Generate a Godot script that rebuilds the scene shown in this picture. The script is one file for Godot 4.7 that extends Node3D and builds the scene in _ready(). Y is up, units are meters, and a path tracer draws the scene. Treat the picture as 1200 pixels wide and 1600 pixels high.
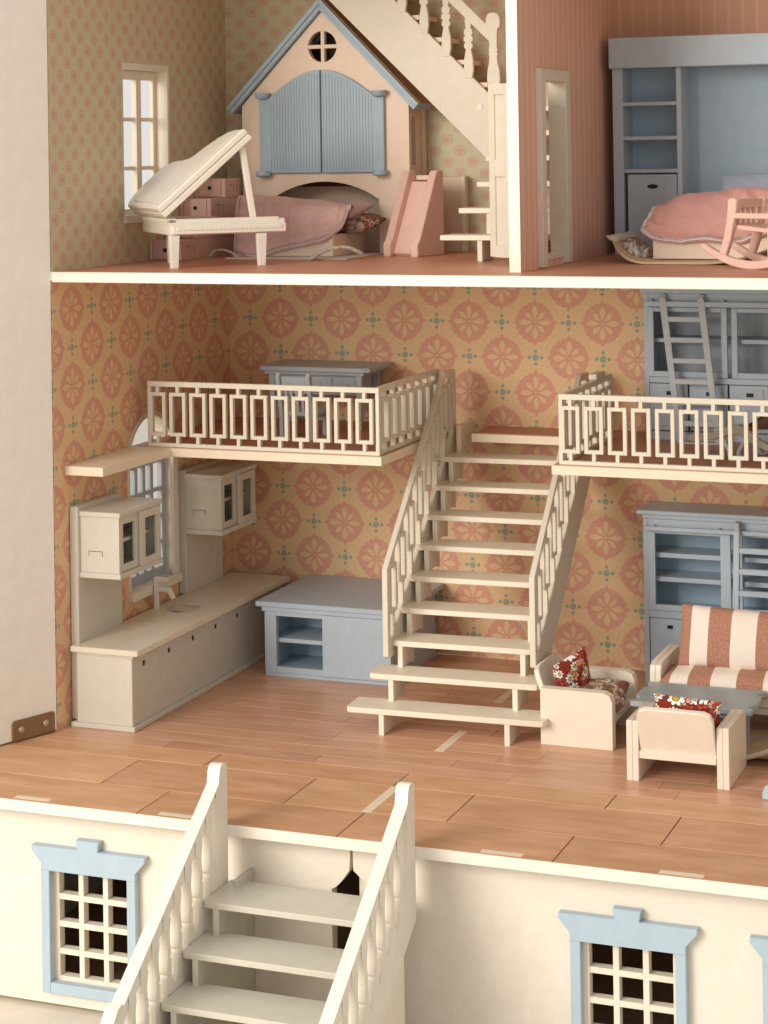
extends Node3D
# A wooden dolls' house seen from the front. Shapes are written in centimetres and committed in metres (S).
const S := 0.01
const D := 25.54          # depth of the rooms behind the front plane z = 0
var org := {}
var M := {}
var used := {}
var rng := RandomNumberGenerator.new()

# ------------------------------------------------------------------ mesh builder
class MB:
	var v := PackedVector3Array()
	var n := PackedVector3Array()
	var uv := PackedVector2Array()
	var tf := Transform3D.IDENTITY
	var own_uv := false
	func _uv(p: Vector3, nn: Vector3) -> Vector2:
		var a := nn.abs()
		if a.x >= a.y and a.x >= a.z: return Vector2(-p.z, -p.y)
		if a.y >= a.z: return Vector2(p.x, p.z)
		return Vector2(p.x, -p.y)
	func tri3(a: Vector3, b: Vector3, c: Vector3, na: Vector3, nb: Vector3, nc: Vector3, ua = null, ub = null, uc = null) -> void:
		var f := (b - a).cross(c - a)
		if f.length_squared() < 1e-14: return
		var face := (na + nb + nc)
		if f.dot(face) > 0.0:
			var t := b; b = c; c = t
			t = nb; nb = nc; nc = t
			var tu = ub; ub = uc; uc = tu
		for q in [[a, na, ua], [b, nb, ub], [c, nc, uc]]:
			uv.append(q[2] if q[2] != null else _uv(q[0], face))
			v.append(tf * q[0])
			n.append((tf.basis * q[1]).normalized())
	func tri(a: Vector3, b: Vector3, c: Vector3, nn: Vector3) -> void:
		tri3(a, b, c, nn, nn, nn)
	func quad(a: Vector3, b: Vector3, c: Vector3, d: Vector3, nn: Vector3) -> void:
		tri3(a, b, c, nn, nn, nn)
		tri3(a, c, d, nn, nn, nn)
	func box(x0: float, y0: float, z0: float, x1: float, y1: float, z1: float, ch := 0.03) -> MB:
		var lo := Vector3(minf(x0, x1), minf(y0, y1), minf(z0, z1))
		var hi := Vector3(maxf(x0, x1), maxf(y0, y1), maxf(z0, z1))
		var c: float = minf(ch, (hi - lo)[(hi - lo).min_axis_index()] * 0.3)
		var L := [lo, hi]
		for ax in 3:
			var a1 := (ax + 1) % 3
			var a2 := (ax + 2) % 3
			for s in 2:
				var nn := Vector3.ZERO
				nn[ax] = -1.0 if s == 0 else 1.0
				var q := []
				for k in [[0, 0], [1, 0], [1, 1], [0, 1]]:
					var p := Vector3.ZERO
					p[ax] = L[s][ax]
					p[a1] = lo[a1] + c if k[0] == 0 else hi[a1] - c
					p[a2] = lo[a2] + c if k[1] == 0 else hi[a2] - c
					q.append(p)
				quad(q[0], q[1], q[2], q[3], nn)
			if c > 0.0:
				for s in 2:
					for t in 2:
						var e := []
						for k in [[0, 0], [0, 1], [1, 1], [1, 0]]:
							var p := Vector3.ZERO
							p[ax] = lo[ax] + c if k[1] == 0 else hi[ax] - c
							var w1: float = L[s][a1]
							var w2: float = L[t][a2]
							p[a1] = w1 if k[0] == 0 else w1 + (c if s == 0 else -c)
							p[a2] = w2 if k[0] == 1 else w2 + (c if t == 0 else -c)
							e.append(p)
						var nn := Vector3.ZERO
						nn[a1] = -1.0 if s == 0 else 1.0
						nn[a2] = -1.0 if t == 0 else 1.0
						quad(e[0], e[1], e[2], e[3], nn.normalized())
		if c > 0.0:
			for s in 2:
				for t in 2:
					for r in 2:
						var sg := Vector3(-1.0 if s == 0 else 1.0, -1.0 if t == 0 else 1.0, -1.0 if r == 0 else 1.0)
						var k := Vector3(L[s].x, L[t].y, L[r].z)
						tri(k - sg * Vector3(0, c, c), k - sg * Vector3(c, 0, c), k - sg * Vector3(c, c, 0), sg.normalized())
		return self
	func _m(p: Vector2, d: float, plane: String) -> Vector3:
		if plane == "xy": return Vector3(p.x, p.y, d)
		if plane == "zy": return Vector3(d, p.y, p.x)
		return Vector3(p.x, d, p.y)
	func _mn(p: Vector2, plane: String) -> Vector3:
		return _m(p, 0.0, plane)
	func prism(pts: Array, plane: String, d0: float, d1: float, skip := [], bev := 0.0) -> MB:
		var P := PackedVector2Array(pts)
		var m := P.size()
		var area := 0.0
		for i in m: area += P[i].cross(P[(i + 1) % m])
		var sk := skip
		if area < 0.0:
			P.reverse()
			sk = []
			for s in skip: sk.append((m - 2 - s + m) % m)
		var lo := minf(d0, d1)
		var hi := maxf(d0, d1)
		var en := []
		for i in m:
			var e := (P[(i + 1) % m] - P[i]).normalized()
			en.append(Vector2(e.y, -e.x))
		var ins := P.duplicate()
		if bev > 0.0:
			for i in m:
				var a: Vector2 = en[(i + m - 1) % m]
				var b: Vector2 = en[i]
				if (i + m - 1) % m in sk: a = Vector2.ZERO
				if i in sk: b = Vector2.ZERO
				var q := a + b
				if a == Vector2.ZERO or b == Vector2.ZERO:
					ins[i] = P[i] - q * bev
				else:
					ins[i] = P[i] - q * (bev / maxf(0.35, 1.0 + a.dot(b)))
		var ix := Geometry2D.triangulate_polygon(ins)
		if ix.is_empty() and m > 2: push_warning("prism failed " + str(m))
		var up := _mn(Vector2.ZERO, plane)
		up = Vector3.ZERO
		up[2 if plane == "xy" else (0 if plane == "zy" else 1)] = 1.0
		for k in range(0, ix.size(), 3):
			tri(_m(ins[ix[k]], hi, plane), _m(ins[ix[k + 1]], hi, plane), _m(ins[ix[k + 2]], hi, plane), up)
			tri(_m(ins[ix[k]], lo, plane), _m(ins[ix[k + 1]], lo, plane), _m(ins[ix[k + 2]], lo, plane), -up)
		for i in m:
			if i in sk: continue
			var j := (i + 1) % m
			var e: Vector2 = en[i]
			var na := e
			var nb := e
			var pe: Vector2 = en[(i + m - 1) % m]
			var ne: Vector2 = en[j]
			if pe.dot(e) > 0.8: na = (pe + e).normalized()
			if ne.dot(e) > 0.8: nb = (ne + e).normalized()
			var A := _mn(na, plane)
			var B := _mn(nb, plane)
			var l0 := lo + bev
			var h0 := hi - bev
			var a := _m(P[i], l0, plane); var b := _m(P[j], l0, plane)
			var c := _m(P[j], h0, plane); var d := _m(P[i], h0, plane)
			tri3(a, b, c, A, B, B)
			tri3(a, c, d, A, B, A)
			if bev > 0.0:
				var c2 := _m(ins[j], hi, plane); var d2 := _m(ins[i], hi, plane)
				quad(d, c, c2, d2, (_mn(e, plane) + up).normalized())
				var a2 := _m(ins[i], lo, plane); var b2 := _m(ins[j], lo, plane)
				quad(a, b, b2, a2, (_mn(e, plane) - up).normalized())
		return self
	# a smooth sheet: f(u, v) with u, v in 0..1
	func sheet(f: Callable, nu: int, nv: int, uscale := Vector2(1, 1), flip := false) -> MB:
		var P := []
		for i in nu + 1:
			var row := []
			for j in nv + 1: row.append(f.call(float(i) / nu, float(j) / nv))
			P.append(row)
		var N := []
		for i in nu + 1:
			var row := []
			for j in nv + 1:
				var du: Vector3 = P[mini(i + 1, nu)][j] - P[maxi(i - 1, 0)][j]
				var dv: Vector3 = P[i][mini(j + 1, nv)] - P[i][maxi(j - 1, 0)]
				var q := du.cross(dv)
				if q.length_squared() < 1e-16: q = Vector3.UP
				q = q.normalized()
				row.append(-q if flip else q)
			N.append(row)
		for i in nu:
			for j in nv:
				var ua := Vector2(float(i) / nu, float(j) / nv) * uscale
				var ub := Vector2(float(i + 1) / nu, float(j) / nv) * uscale
				var uc := Vector2(float(i + 1) / nu, float(j + 1) / nv) * uscale
				var ud := Vector2(float(i) / nu, float(j + 1) / nv) * uscale
				tri3(P[i][j], P[i + 1][j], P[i + 1][j + 1], N[i][j], N[i + 1][j], N[i + 1][j + 1], ua, ub, uc)
				tri3(P[i][j], P[i + 1][j + 1], P[i][j + 1], N[i][j], N[i + 1][j + 1], N[i][j + 1], ua, uc, ud)
		return self
	func tube(pts: Array, r, sides := 6) -> MB:
		var m := pts.size()
		var rings := []
		var prev := Vector3.ZERO
		for i in m:
			var t: Vector3 = (pts[mini(i + 1, m - 1)] - pts[maxi(i - 1, 0)]).normalized()
			if prev == Vector3.ZERO:
				prev = t.cross(Vector3.UP if absf(t.y) < 0.9 else Vector3.RIGHT).normalized()
			var a := (prev - t * prev.dot(t)).normalized()
			prev = a
			var b := t.cross(a)
			var ring := []
			var rr: float = r[i] if r is Array else r
			for k in sides:
				var w := a * cos(TAU * k / sides) + b * sin(TAU * k / sides)
				ring.append([pts[i] + w * rr, w])
			rings.append(ring)
		for i in m - 1:
			for k in sides:
				var l := (k + 1) % sides
				var q = [rings[i][k], rings[i][l], rings[i + 1][l], rings[i + 1][k]]
				tri3(q[0][0], q[1][0], q[2][0], q[0][1], q[1][1], q[2][1])
				tri3(q[0][0], q[2][0], q[3][0], q[0][1], q[2][1], q[3][1])
		for e in [[0, 1.0], [m - 1, -1.0]]:
			var i: int = e[0]
			var t: Vector3 = (pts[mini(i + 1, m - 1)] - pts[maxi(i - 1, 0)]).normalized() * -e[1]
			for k in range(1, sides - 1):
				tri(rings[i][0][0], rings[i][k][0], rings[i][k + 1][0], t)
		return self
	# profile [[r, y], ...] turned about the vertical through c
	func lathe(c: Vector3, prof: Array, sides := 24) -> MB:
		for i in prof.size() - 1:
			var p0: Array = prof[i]
			var p1: Array = prof[i + 1]
			var dy: float = p1[1] - p0[1]
			var dr: float = p1[0] - p0[0]
			for k in sides:
				var a0 := TAU * k / sides
				var a1 := TAU * (k + 1) / sides
				var w0 := Vector3(cos(a0), 0, sin(a0))
				var w1 := Vector3(cos(a1), 0, sin(a1))
				var n0 := (w0 * dy + Vector3.DOWN * dr).normalized()
				var n1 := (w1 * dy + Vector3.DOWN * dr).normalized()
				if dy < 0.0:
					n0 = -n0; n1 = -n1
				if absf(dy) < 1e-6:
					n0 = Vector3.UP; n1 = Vector3.UP
				var a: Vector3 = c + w0 * p0[0] + Vector3.UP * p0[1]
				var b: Vector3 = c + w1 * p0[0] + Vector3.UP * p0[1]
				var cc: Vector3 = c + w1 * p1[0] + Vector3.UP * p1[1]
				var d: Vector3 = c + w0 * p1[0] + Vector3.UP * p1[1]
				tri3(a, b, cc, n0, n1, n1)
				tri3(a, cc, d, n0, n1, n0)
		return self
	# a stuffed cushion, w x h across and t thick, lying in the x-y plane of tf; ears = how far the corners stick out
	func cushion(w: float, h: float, t: float, ears := 0.08, wob := 0.03, sd := 1, us := 1.0, res := 20) -> MB:
		for s in [1.0, -1.0]:
			var f := func(a: float, b: float) -> Vector3:
				var x := a * 2.0 - 1.0
				var y := b * 2.0 - 1.0
				x = sin(x * PI / 2) * 0.5 + x * 0.5
				y = sin(y * PI / 2) * 0.5 + y * 0.5
				var k := pow(maxf(0.0, (1.0 - pow(absf(x), 2.6)) * (1.0 - pow(absf(y), 2.6))), 0.42)
				var px := x * (1.0 - ears * (1.0 - y * y))
				var py := y * (1.0 - ears * (1.0 - x * x))
				var e := k * (1.0 - k)
				var wv := sin(x * 9.0 + sd) * cos(y * 7.0 + sd * 2.3) + 0.6 * sin(x * 17.0 + y * 5.0 + sd)
				return Vector3(px * w * 0.5, py * h * 0.5, s * (k * t * 0.5 + wv * wob * k + e * 0.0))
			sheet(f, res, res, Vector2(w * us, h * us), s < 0.0)
		return self
	func mesh(o: Vector3) -> ArrayMesh:
		var a := []
		a.resize(Mesh.ARRAY_MAX)
		var vv := PackedVector3Array()
		vv.resize(v.size())
		var ix := PackedInt32Array()
		ix.resize(v.size())
		for i in v.size():
			vv[i] = (v[i] - o) * 0.01
			ix[i] = i
		a[Mesh.ARRAY_VERTEX] = vv
		a[Mesh.ARRAY_NORMAL] = n
		a[Mesh.ARRAY_TEX_UV] = uv
		a[Mesh.ARRAY_INDEX] = ix
		var m := ArrayMesh.new()
		m.add_surface_from_arrays(Mesh.PRIMITIVE_TRIANGLES, a)
		return m

func mb() -> MB: return MB.new()
func V(x: float, y: float) -> Vector2: return Vector2(x, y)
func V3(x: float, y: float, z: float) -> Vector3: return Vector3(x, y, z)

func numbered(nm: String) -> String:
	used[nm] = used.get(nm, -1) + 1
	return nm if used[nm] == 0 else "%s_%03d" % [nm, used[nm]]

func meta(o: Node, label: String, cat := "", group := "", kind := "") -> void:
	if label: o.set_meta("label", label)
	if cat: o.set_meta("category", cat)
	if group: o.set_meta("group", group)
	if kind: o.set_meta("kind", kind)

# a thing's base node; with world = true its parts are written in house coordinates
func thing(nm: String, label: String, cat: String, at: Vector3, yaw := 0.0, group := "", world := true) -> Node3D:
	var o := Node3D.new()
	o.name = numbered(nm)
	add_child(o)
	o.position = at * S
	o.rotation_degrees.y = yaw
	org[o] = at if world else Vector3.ZERO
	meta(o, label, cat, group)
	return o

func part(nm: String, b: MB, mat: Material, parent: Node3D, label := "", kind := "") -> MeshInstance3D:
	var o := MeshInstance3D.new()
	o.name = nm
	o.mesh = b.mesh(org.get(parent, Vector3.ZERO))
	o.material_override = null
	o.mesh.surface_set_material(0, mat)
	var pc := {}
	var nn := nm
	var k := 0
	while parent.has_node(NodePath(nn)):
		k += 1
		nn = "%s_%03d" % [nm, k]
	o.name = nn
	parent.add_child(o)
	org[o] = org.get(parent, Vector3.ZERO)
	if label: o.set_meta("label", label)
	if kind: o.set_meta("kind", kind)
	return o

# a piece of the setting: one mesh at the top level
func struct(nm: String, b: MB, mat: Material, label: String) -> MeshInstance3D:
	var o := MeshInstance3D.new()
	o.name = numbered(nm)
	o.mesh = b.mesh(Vector3.ZERO)
	o.mesh.surface_set_material(0, mat)
	add_child(o)
	org[o] = Vector3.ZERO
	meta(o, label, "", "", "structure")
	return o

func dup(o: Node3D, base: String, shift: Vector3, label: String) -> Node3D:
	var c: Node3D = o.duplicate()
	c.name = numbered(base)
	add_child(c)
	c.position = o.position + shift * S
	c.set_meta("label", label)
	return c

# ------------------------------------------------------------------ textures and materials
func col(r: float, g: float, b: float) -> Color: return Color(r / 255.0, g / 255.0, b / 255.0)

func noise(freq: float, sd: int, oct := 4) -> FastNoiseLite:
	var f := FastNoiseLite.new()
	f.noise_type = FastNoiseLite.TYPE_SIMPLEX_SMOOTH
	f.frequency = freq
	f.seed = sd
	f.fractal_octaves = oct
	return f

func tex(im: Image) -> ImageTexture: return ImageTexture.create_from_image(im)

func paint_image(w: int, h: int, f: Callable) -> Image:
	var im := Image.create(w, h, false, Image.FORMAT_RGB8)
	for y in h:
		for x in w: im.set_pixel(x, y, f.call(float(x) / w, float(y) / h))
	return im

func mix(a: Color, b: Color, t: float) -> Color: return a.lerp(b, clampf(t, 0.0, 1.0))
func step_(a: float, b: float, x: float) -> float: return smoothstep(a, b, x)

func mottle_image() -> Image:
	var a := noise(0.012, 5).get_seamless_image(256, 256)
	var b := noise(0.09, 9, 3).get_seamless_image(256, 256)
	return paint_image(256, 256, func(u, v):
		var x := int(u * 256); var y := int(v * 256)
		var k: float = 0.972 + 0.026 * a.get_pixel(x, y).r + 0.014 * (b.get_pixel(x, y).r - 0.5) + 0.03 * (b.get_pixel((x * 3) % 256, (y / 14) % 256).r - 0.5)
		return Color(k, k * (0.996 + 0.004 * b.get_pixel(y, x).r), k * (0.985 + 0.015 * a.get_pixel(y, x).r)))

func brush_normal(vertical: bool, strength: float) -> Texture2D:
	var a := noise(0.05, 21, 4)
	var c := noise(0.3, 22, 2)
	var im := Image.create(256, 256, false, Image.FORMAT_RGB8)
	for y in 256:
		for x in 256:
			var p := float(x); var q := float(y)
			var s := a.get_noise_2d((p if vertical else q) * 5.0, (q if vertical else p) * 0.25) + 0.35 * c.get_noise_2d(p * 2.0, q * 2.0)
			var k := clampf(0.5 + 0.4 * s, 0.0, 1.0)
			im.set_pixel(x, y, Color(k, k, k))
	im.bump_map_to_normal_map(strength)
	return tex(im)

func wood_image(lo: Color, hi: Color, streak: float, sd: int) -> Image:
	var a := noise(0.02, sd, 4)
	var b := noise(0.11, sd + 1, 3)
	var c := noise(0.006, sd + 2, 2)
	var d := noise(0.35, sd + 3, 2)
	return paint_image(512, 256, func(u, v):
		var x: float = u * 512; var y: float = v * 256
		# seamless along both ways: blend towards the wrapped copy
		var s := func(xx: float, yy: float) -> float:
			return 0.55 * a.get_noise_2d(xx * 0.45, yy * streak) + 0.3 * b.get_noise_2d(xx * 0.35, yy * streak * 1.6) + 0.45 * c.get_noise_2d(xx, yy * 3.0)
		var fx := clampf((u - 0.8) / 0.2, 0.0, 1.0)
		var fy := clampf((v - 0.8) / 0.2, 0.0, 1.0)
		var k: float = lerpf(lerpf(s.call(x, y), s.call(x - 512, y), fx), lerpf(s.call(x, y - 256), s.call(x - 512, y - 256), fx), fy)
		var sp: float = 0.0 if streak > 2.0 else 0.16 * d.get_noise_2d(x * 1.0, y * 1.0)
		return mix(lo, hi, 0.5 + 0.75 * k + sp * 1.6))

# the large wallpaper flower, one repeat: flowers in the middle and at the corners, dots between
func flower_image() -> Image:
	var base := col(229, 193, 148)
	var rose := col(219, 160, 135)
	var teal := col(156, 166, 144)
	var petal := func(x: float, y: float) -> float:   # 1 = rose, 0 = paper, in cm from the flower's middle
		var r := sqrt(x * x + y * y)
		var th := atan2(y, x)
		var ca := minf(absf(sin(th)), absf(cos(th)))
		var edge := 1.40 + 0.02 * cos(4.0 * th) + 0.10 * sqrt(absf(cos(10.0 * th))) + 0.17 * exp(-pow(ca / 0.075, 2.0))
		var k := 1.0 - smoothstep(edge - 0.012, edge + 0.012, r)
		if k <= 0.0: return 0.0
		for i in 8:
			var a := TAU * i / 8.0
			var q := cos(th - a)
			if q < 0.6: continue
			var along := r * q
			var off := r * sin(th - a)
			var lo := 0.2
			var hi := 1.22 if i % 2 == 0 else 1.02
			if along > lo and along < hi:
				var t := (along - lo) / (hi - lo)
				var w := (0.215 if i % 2 == 0 else 0.175) * pow(sin(PI * pow(t, 1.45)), 0.8)
				k *= smoothstep(w - 0.012, w + 0.012, absf(off))
		if r < 0.09: k = 0.35
		return k
	var n := noise(0.04, 3)
	return paint_image(512, 512, func(u, v):
		var c := base
		var P := 5.145
		for dx in [0.0, 0.5, 1.0]:
			for dy in [0.0, 0.5, 1.0]:
				var x: float = (u - dx) * P
				var y: float = (v - dy) * P
				if absf(x) > 1.7 or absf(y) > 1.7: continue
				if (dx == 0.5) == (dy == 0.5):
					var k: float = petal.call(x, y)
					if k > 0.0: c = mix(base, rose, k)
				else:
					for q in [[0.0, 0.0, 0.235], [0.46, 0.0, 0.135], [-0.46, 0.0, 0.135], [0.0, 0.46, 0.135], [0.0, -0.46, 0.135]]:
						if V(x - q[0], y - q[1]).length() < q[2]: c = teal
		var m: float = 1.0 + 0.035 * n.get_noise_2d(u * 512, v * 512)
		return Color(c.r * m, c.g * m, c.b * m))

# the small upstairs flower: a ring of eight pale petals
func posy_image() -> Image:
	var base := col(206, 196, 162)
	var rose := col(206, 150, 136)
	return paint_image(256, 256, func(u, v):
		var c := base
		for dx in [0.0, 0.5, 1.0]:
			for dy in [0.0, 0.5, 1.0]:
				if (dx == 0.5) != (dy == 0.5): continue
				var x: float = (u - dx) * 1.9
				var y: float = (v - dy) * 1.9
				if absf(x) > 0.6 or absf(y) > 0.6: continue
				var r := sqrt(x * x + y * y)
				var th := atan2(y, x)
				# eight little loops round a starred heart
				var k := 0.0
				for q in 8:
					var a := TAU * q / 8.0
					var d := sqrt(pow((x - 0.31 * cos(a)), 2.0) + pow((y - 0.31 * sin(a)), 2.0))
					k = maxf(k, 0.9 * (1.0 - smoothstep(0.016, 0.042, absf(d - 0.125))))
				if r < 0.2: k = maxf(0.85 if absf(cos(4.0 * th)) > 0.6 or r < 0.08 else 0.1, k)
				c = mix(c, rose, k)
		return c)

func stripe_paper(base: Color, line: Color, w: float) -> Image:
	return paint_image(256, 8, func(u, _v):
		var c := base
		if u < w: c = line
		var k: float = fmod(u * 12.0, 1.0)
		return mix(c, line, 0.10 if k < 0.3 else 0.0))

func weave_image(f: Callable, n: int) -> Image:
	return paint_image(n, n, f)

func paint(c: Color, rough := 0.42, vertical := true, bump := 0.35) -> StandardMaterial3D:
	var m := StandardMaterial3D.new()
	m.albedo_color = c
	m.albedo_texture = M["mottle"]
	m.roughness = rough
	m.metallic_specular = 0.45
	m.normal_enabled = true
	m.normal_texture = M["brush_v"] if vertical else M["brush_h"]
	m.normal_scale = bump
	m.uv1_triplanar = true
	m.uv1_scale = Vector3(26, 26, 26)
	return m

func textured(t: Texture2D, sc: Vector2, off := Vector2.ZERO, rough := 0.6, tint := Color.WHITE) -> StandardMaterial3D:
	var m := StandardMaterial3D.new()
	m.albedo_color = tint
	m.albedo_texture = t
	m.roughness = rough
	m.uv1_scale = Vector3(sc.x, sc.y, 1)
	m.uv1_offset = Vector3(off.x, off.y, 0)
	return m

func make_materials() -> void:
	M["mottle"] = tex(mottle_image())
	M["brush_v"] = brush_normal(true, 2.0)
	M["brush_h"] = brush_normal(false, 2.0)
	M["cream"] = paint(col(238, 227, 208), 0.45)
	M["cream_wall"] = paint(col(236, 226, 211), 0.5)
	M["ivory"] = paint(col(240, 232, 218), 0.38)
	M["kitchen"] = paint(col(212, 206, 191), 0.38)
	M["railing"] = paint(col(222, 213, 196), 0.45)
	M["rawwood"] = paint(col(236, 219, 194), 0.5, false)
	M["house"] = paint(col(234, 211, 189), 0.5)
	M["sofa_wood"] = paint(col(238, 224, 205), 0.4)
	M["blue"] = paint(col(178, 197, 210), 0.45)
	M["grey_blue"] = paint(col(180, 193, 205), 0.4)
	M["deep_blue"] = paint(col(166, 188, 204), 0.5)
	M["table_grey"] = paint(col(158, 170, 172), 0.36)
	M["slate"] = paint(col(178, 186, 192), 0.45)
	M["pink"] = paint(col(228, 190, 176), 0.42)
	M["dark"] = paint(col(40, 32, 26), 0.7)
	M["panel_white"] = paint(col(246, 239, 228), 0.5)
	M["outside"] = paint(col(232, 222, 206), 0.7)
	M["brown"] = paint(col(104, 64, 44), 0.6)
	M["cellar"] = paint(col(206, 166, 128), 0.6)
	M["muntin_dark"] = paint(col(196, 186, 170), 0.5)
	M["lounge"] = paint(col(168, 160, 146), 0.5, false)
	# wallpapers: uv in cm, one repeat 5.145 x 5.152; phases put the flowers where they hang
	var fl := tex(flower_image())
	M["paper_back"] = textured(fl, V(1 / 5.143, 1 / 5.153), V(-4.351 / 5.143, 24.82 / 5.153), 0.62)
	M["paper_left"] = textured(fl, V(1 / 5.143, 1 / 5.153), V(-5.04 / 5.143, 24.82 / 5.153), 0.62)
	var po := tex(posy_image())
	M["posy_back"] = textured(po, V(1 / 2.0, 1 / 1.68), V(-2.30 / 2.0, 46.74 / 1.68), 0.62)
	M["posy_left"] = textured(po, V(1 / 1.72, 1 / 1.735), V(-0.62 / 1.72, 45.52 / 1.735), 0.62)
	var sb := tex(stripe_paper(col(212, 160, 138), col(214, 178, 140), 0.24))
	M["stripe_back"] = textured(sb, V(1.0, 1.0), V(-0.6, 0), 0.62)
	var sp := tex(stripe_paper(col(220, 174, 154), col(230, 192, 168), 0.2))
	M["stripe_side"] = textured(sp, V(1 / 1.12, 1.0), V(-0.6, 0), 0.62)
	# floor boards: a few tints over two grains
	var w1 := tex(wood_image(col(196, 148, 120), col(222, 180, 150), 2.4, 31))
	var w2 := tex(wood_image(col(198, 152, 112), col(226, 186, 150), 1.6, 57))
	for i in 5:
		var t: Color = [col(252, 246, 242), col(244, 234, 230), col(249, 243, 236), col(240, 231, 226), col(254, 249, 243)][i]
		M["plank%d" % i] = textured(w1, V(1 / 24.0, 1 / 9.0), V(0.37 * i, 0.21 * i), 0.36, t)
		M["board%d" % i] = textured(w2, V(1 / 26.0, 1 / 10.0), V(0.29 * i, 0.43 * i), 0.5, t)
		for k in ["plank%d" % i, "board%d" % i]:
			M[k].metallic_specular = 0.5
	M["upper_floor"] = textured(w1, V(1 / 30.0, 1 / 6.0), V(0.1, 0.3), 0.42, col(240, 216, 206))
	M["loft_floor"] = textured(w1, V(1 / 30.0, 1 / 6.0), V(0.5, 0.6), 0.45, col(224, 196, 184))
	M["roof_wood"] = textured(w2, V(1 / 20.0, 1 / 8.0), V(0.2, 0.1), 0.5, col(220, 200, 180))
	# cloth
	var nz := noise(0.09, 71, 4)
	var terra := func(u: float, v: float) -> Color:
		var s := int(floor(u * 4.0)) % 2
		var warp := 0.5 + 0.5 * sin(u * TAU * 64.0)
		var weft := 0.5 + 0.5 * sin(v * TAU * 64.0 + (PI if int(u * 128.0) % 2 == 0 else 0.0))
		var g: float = nz.get_noise_2d(u * 400, v * 400)
		var k := 0.80 + 0.16 * warp * weft + 0.12 * g
		if s == 0:
			var speck := 0.55 if weft > 0.86 and warp > 0.5 and g > -0.05 else 0.0
			return mix(col(206, 148, 122), col(242, 218, 202), speck) * k
		return col(240, 226, 212) * (0.87 + 0.13 * k)
	M["terra"] = textured(tex(weave_image(terra, 512)), V(1.0, 1.0), V(0.02, 0), 0.9)
	var pinkcloth := func(u: float, v: float) -> Color:
		var g: float = nz.get_noise_2d(u * 700, v * 700)
		var k := 0.9 + 0.1 * sin(u * TAU * 60.0) * sin(v * TAU * 60.0) + 0.14 * g
		return mix(col(224, 164, 154), col(240, 214, 206), 0.55 if g > 0.22 else 0.0) * k
	M["pink_cloth"] = textured(tex(weave_image(pinkcloth, 256)), V(1, 1), V(0, 0), 0.92)
	var muslin := func(u: float, v: float) -> Color:
		var g: float = nz.get_noise_2d(u * 260, v * 260)
		var k := 0.93 + 0.05 * sin(u * TAU * 64.0) * sin(v * TAU * 64.0) + 0.09 * g
		return col(234, 194, 188) * k
	M["muslin"] = textured(tex(weave_image(muslin, 256)), V(1, 1), V(0, 0), 0.92)
	M["stitch"] = textured(tex(weave_image(func(u, v): return col(246, 226, 220) * (0.92 + 0.08 * sin((u + v) * 60.0)), 32)), V(1, 1), V(0, 0), 0.9)
	M["linen"] = textured(tex(weave_image(func(u, v): return col(178, 190, 208) * (0.93 + 0.07 * sin(u * TAU * 32.0) * sin(v * TAU * 32.0)), 128)), V(1, 1), V(0, 0), 0.9)
	M["mauve"] = textured(tex(weave_image(func(u, v): return col(206, 176, 176) * (0.93 + 0.07 * sin(u * TAU * 32.0) * sin(v * TAU * 32.0)), 128)), V(1, 1), V(0, 0), 0.9)
	var jute := func(u: float, v: float) -> Color:
		var k := 0.78 + 0.22 * absf(sin(u * TAU * 20.0)) * (0.6 + 0.4 * absf(sin(v * TAU * 20.0 + u * 40.0))) + 0.08 * nz.get_noise_2d(u * 300, v * 300)
		return col(214, 182, 146) * k
	M["jute"] = textured(tex(weave_image(jute, 256)), V(0.3, 0.3), V(0, 0), 0.95)
	M["wool"] = textured(tex(weave_image(func(u, v): return col(240, 228, 212) * (0.86 + 0.16 * nz.get_noise_2d(u * 300, v * 300)), 128)), V(1, 1), V(0, 0), 0.95)
	M["daisy"] = textured(tex(daisy_image(col(140, 52, 38), 5)), V(1 / 4.6, 1 / 4.6), V(0, 0), 0.85)
	M["meadow"] = textured(tex(daisy_image(col(196, 166, 152), 17, true)), V(1 / 3.6, 1 / 3.6), V(0.3, 0.1), 0.85)
	for k in ["terra", "pink_cloth", "muslin", "linen", "mauve", "daisy", "meadow", "wool", "jute", "stitch"]:
		M[k].metallic_specular = 0.2
		M[k].rim_enabled = true
		M[k].rim = 0.25
	var br := StandardMaterial3D.new()
	br.albedo_color = col(150, 126, 98)
	br.metallic = 0.75
	br.roughness = 0.5
	br.albedo_texture = M["mottle"]
	br.uv1_triplanar = true
	br.uv1_scale = Vector3(60, 60, 60)
	M["brass"] = br
	var st: StandardMaterial3D = br.duplicate()
	st.albedo_color = col(196, 188, 176)
	M["steel"] = st
	# painted things never made of one even colour: smears on the sink and grime
	M["blue_roof"] = paint(col(162, 182, 194), 0.45)
	M["groove"] = paint(col(120, 142, 156), 0.6)
	M["black"] = paint(col(30, 28, 27), 0.6)

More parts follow.
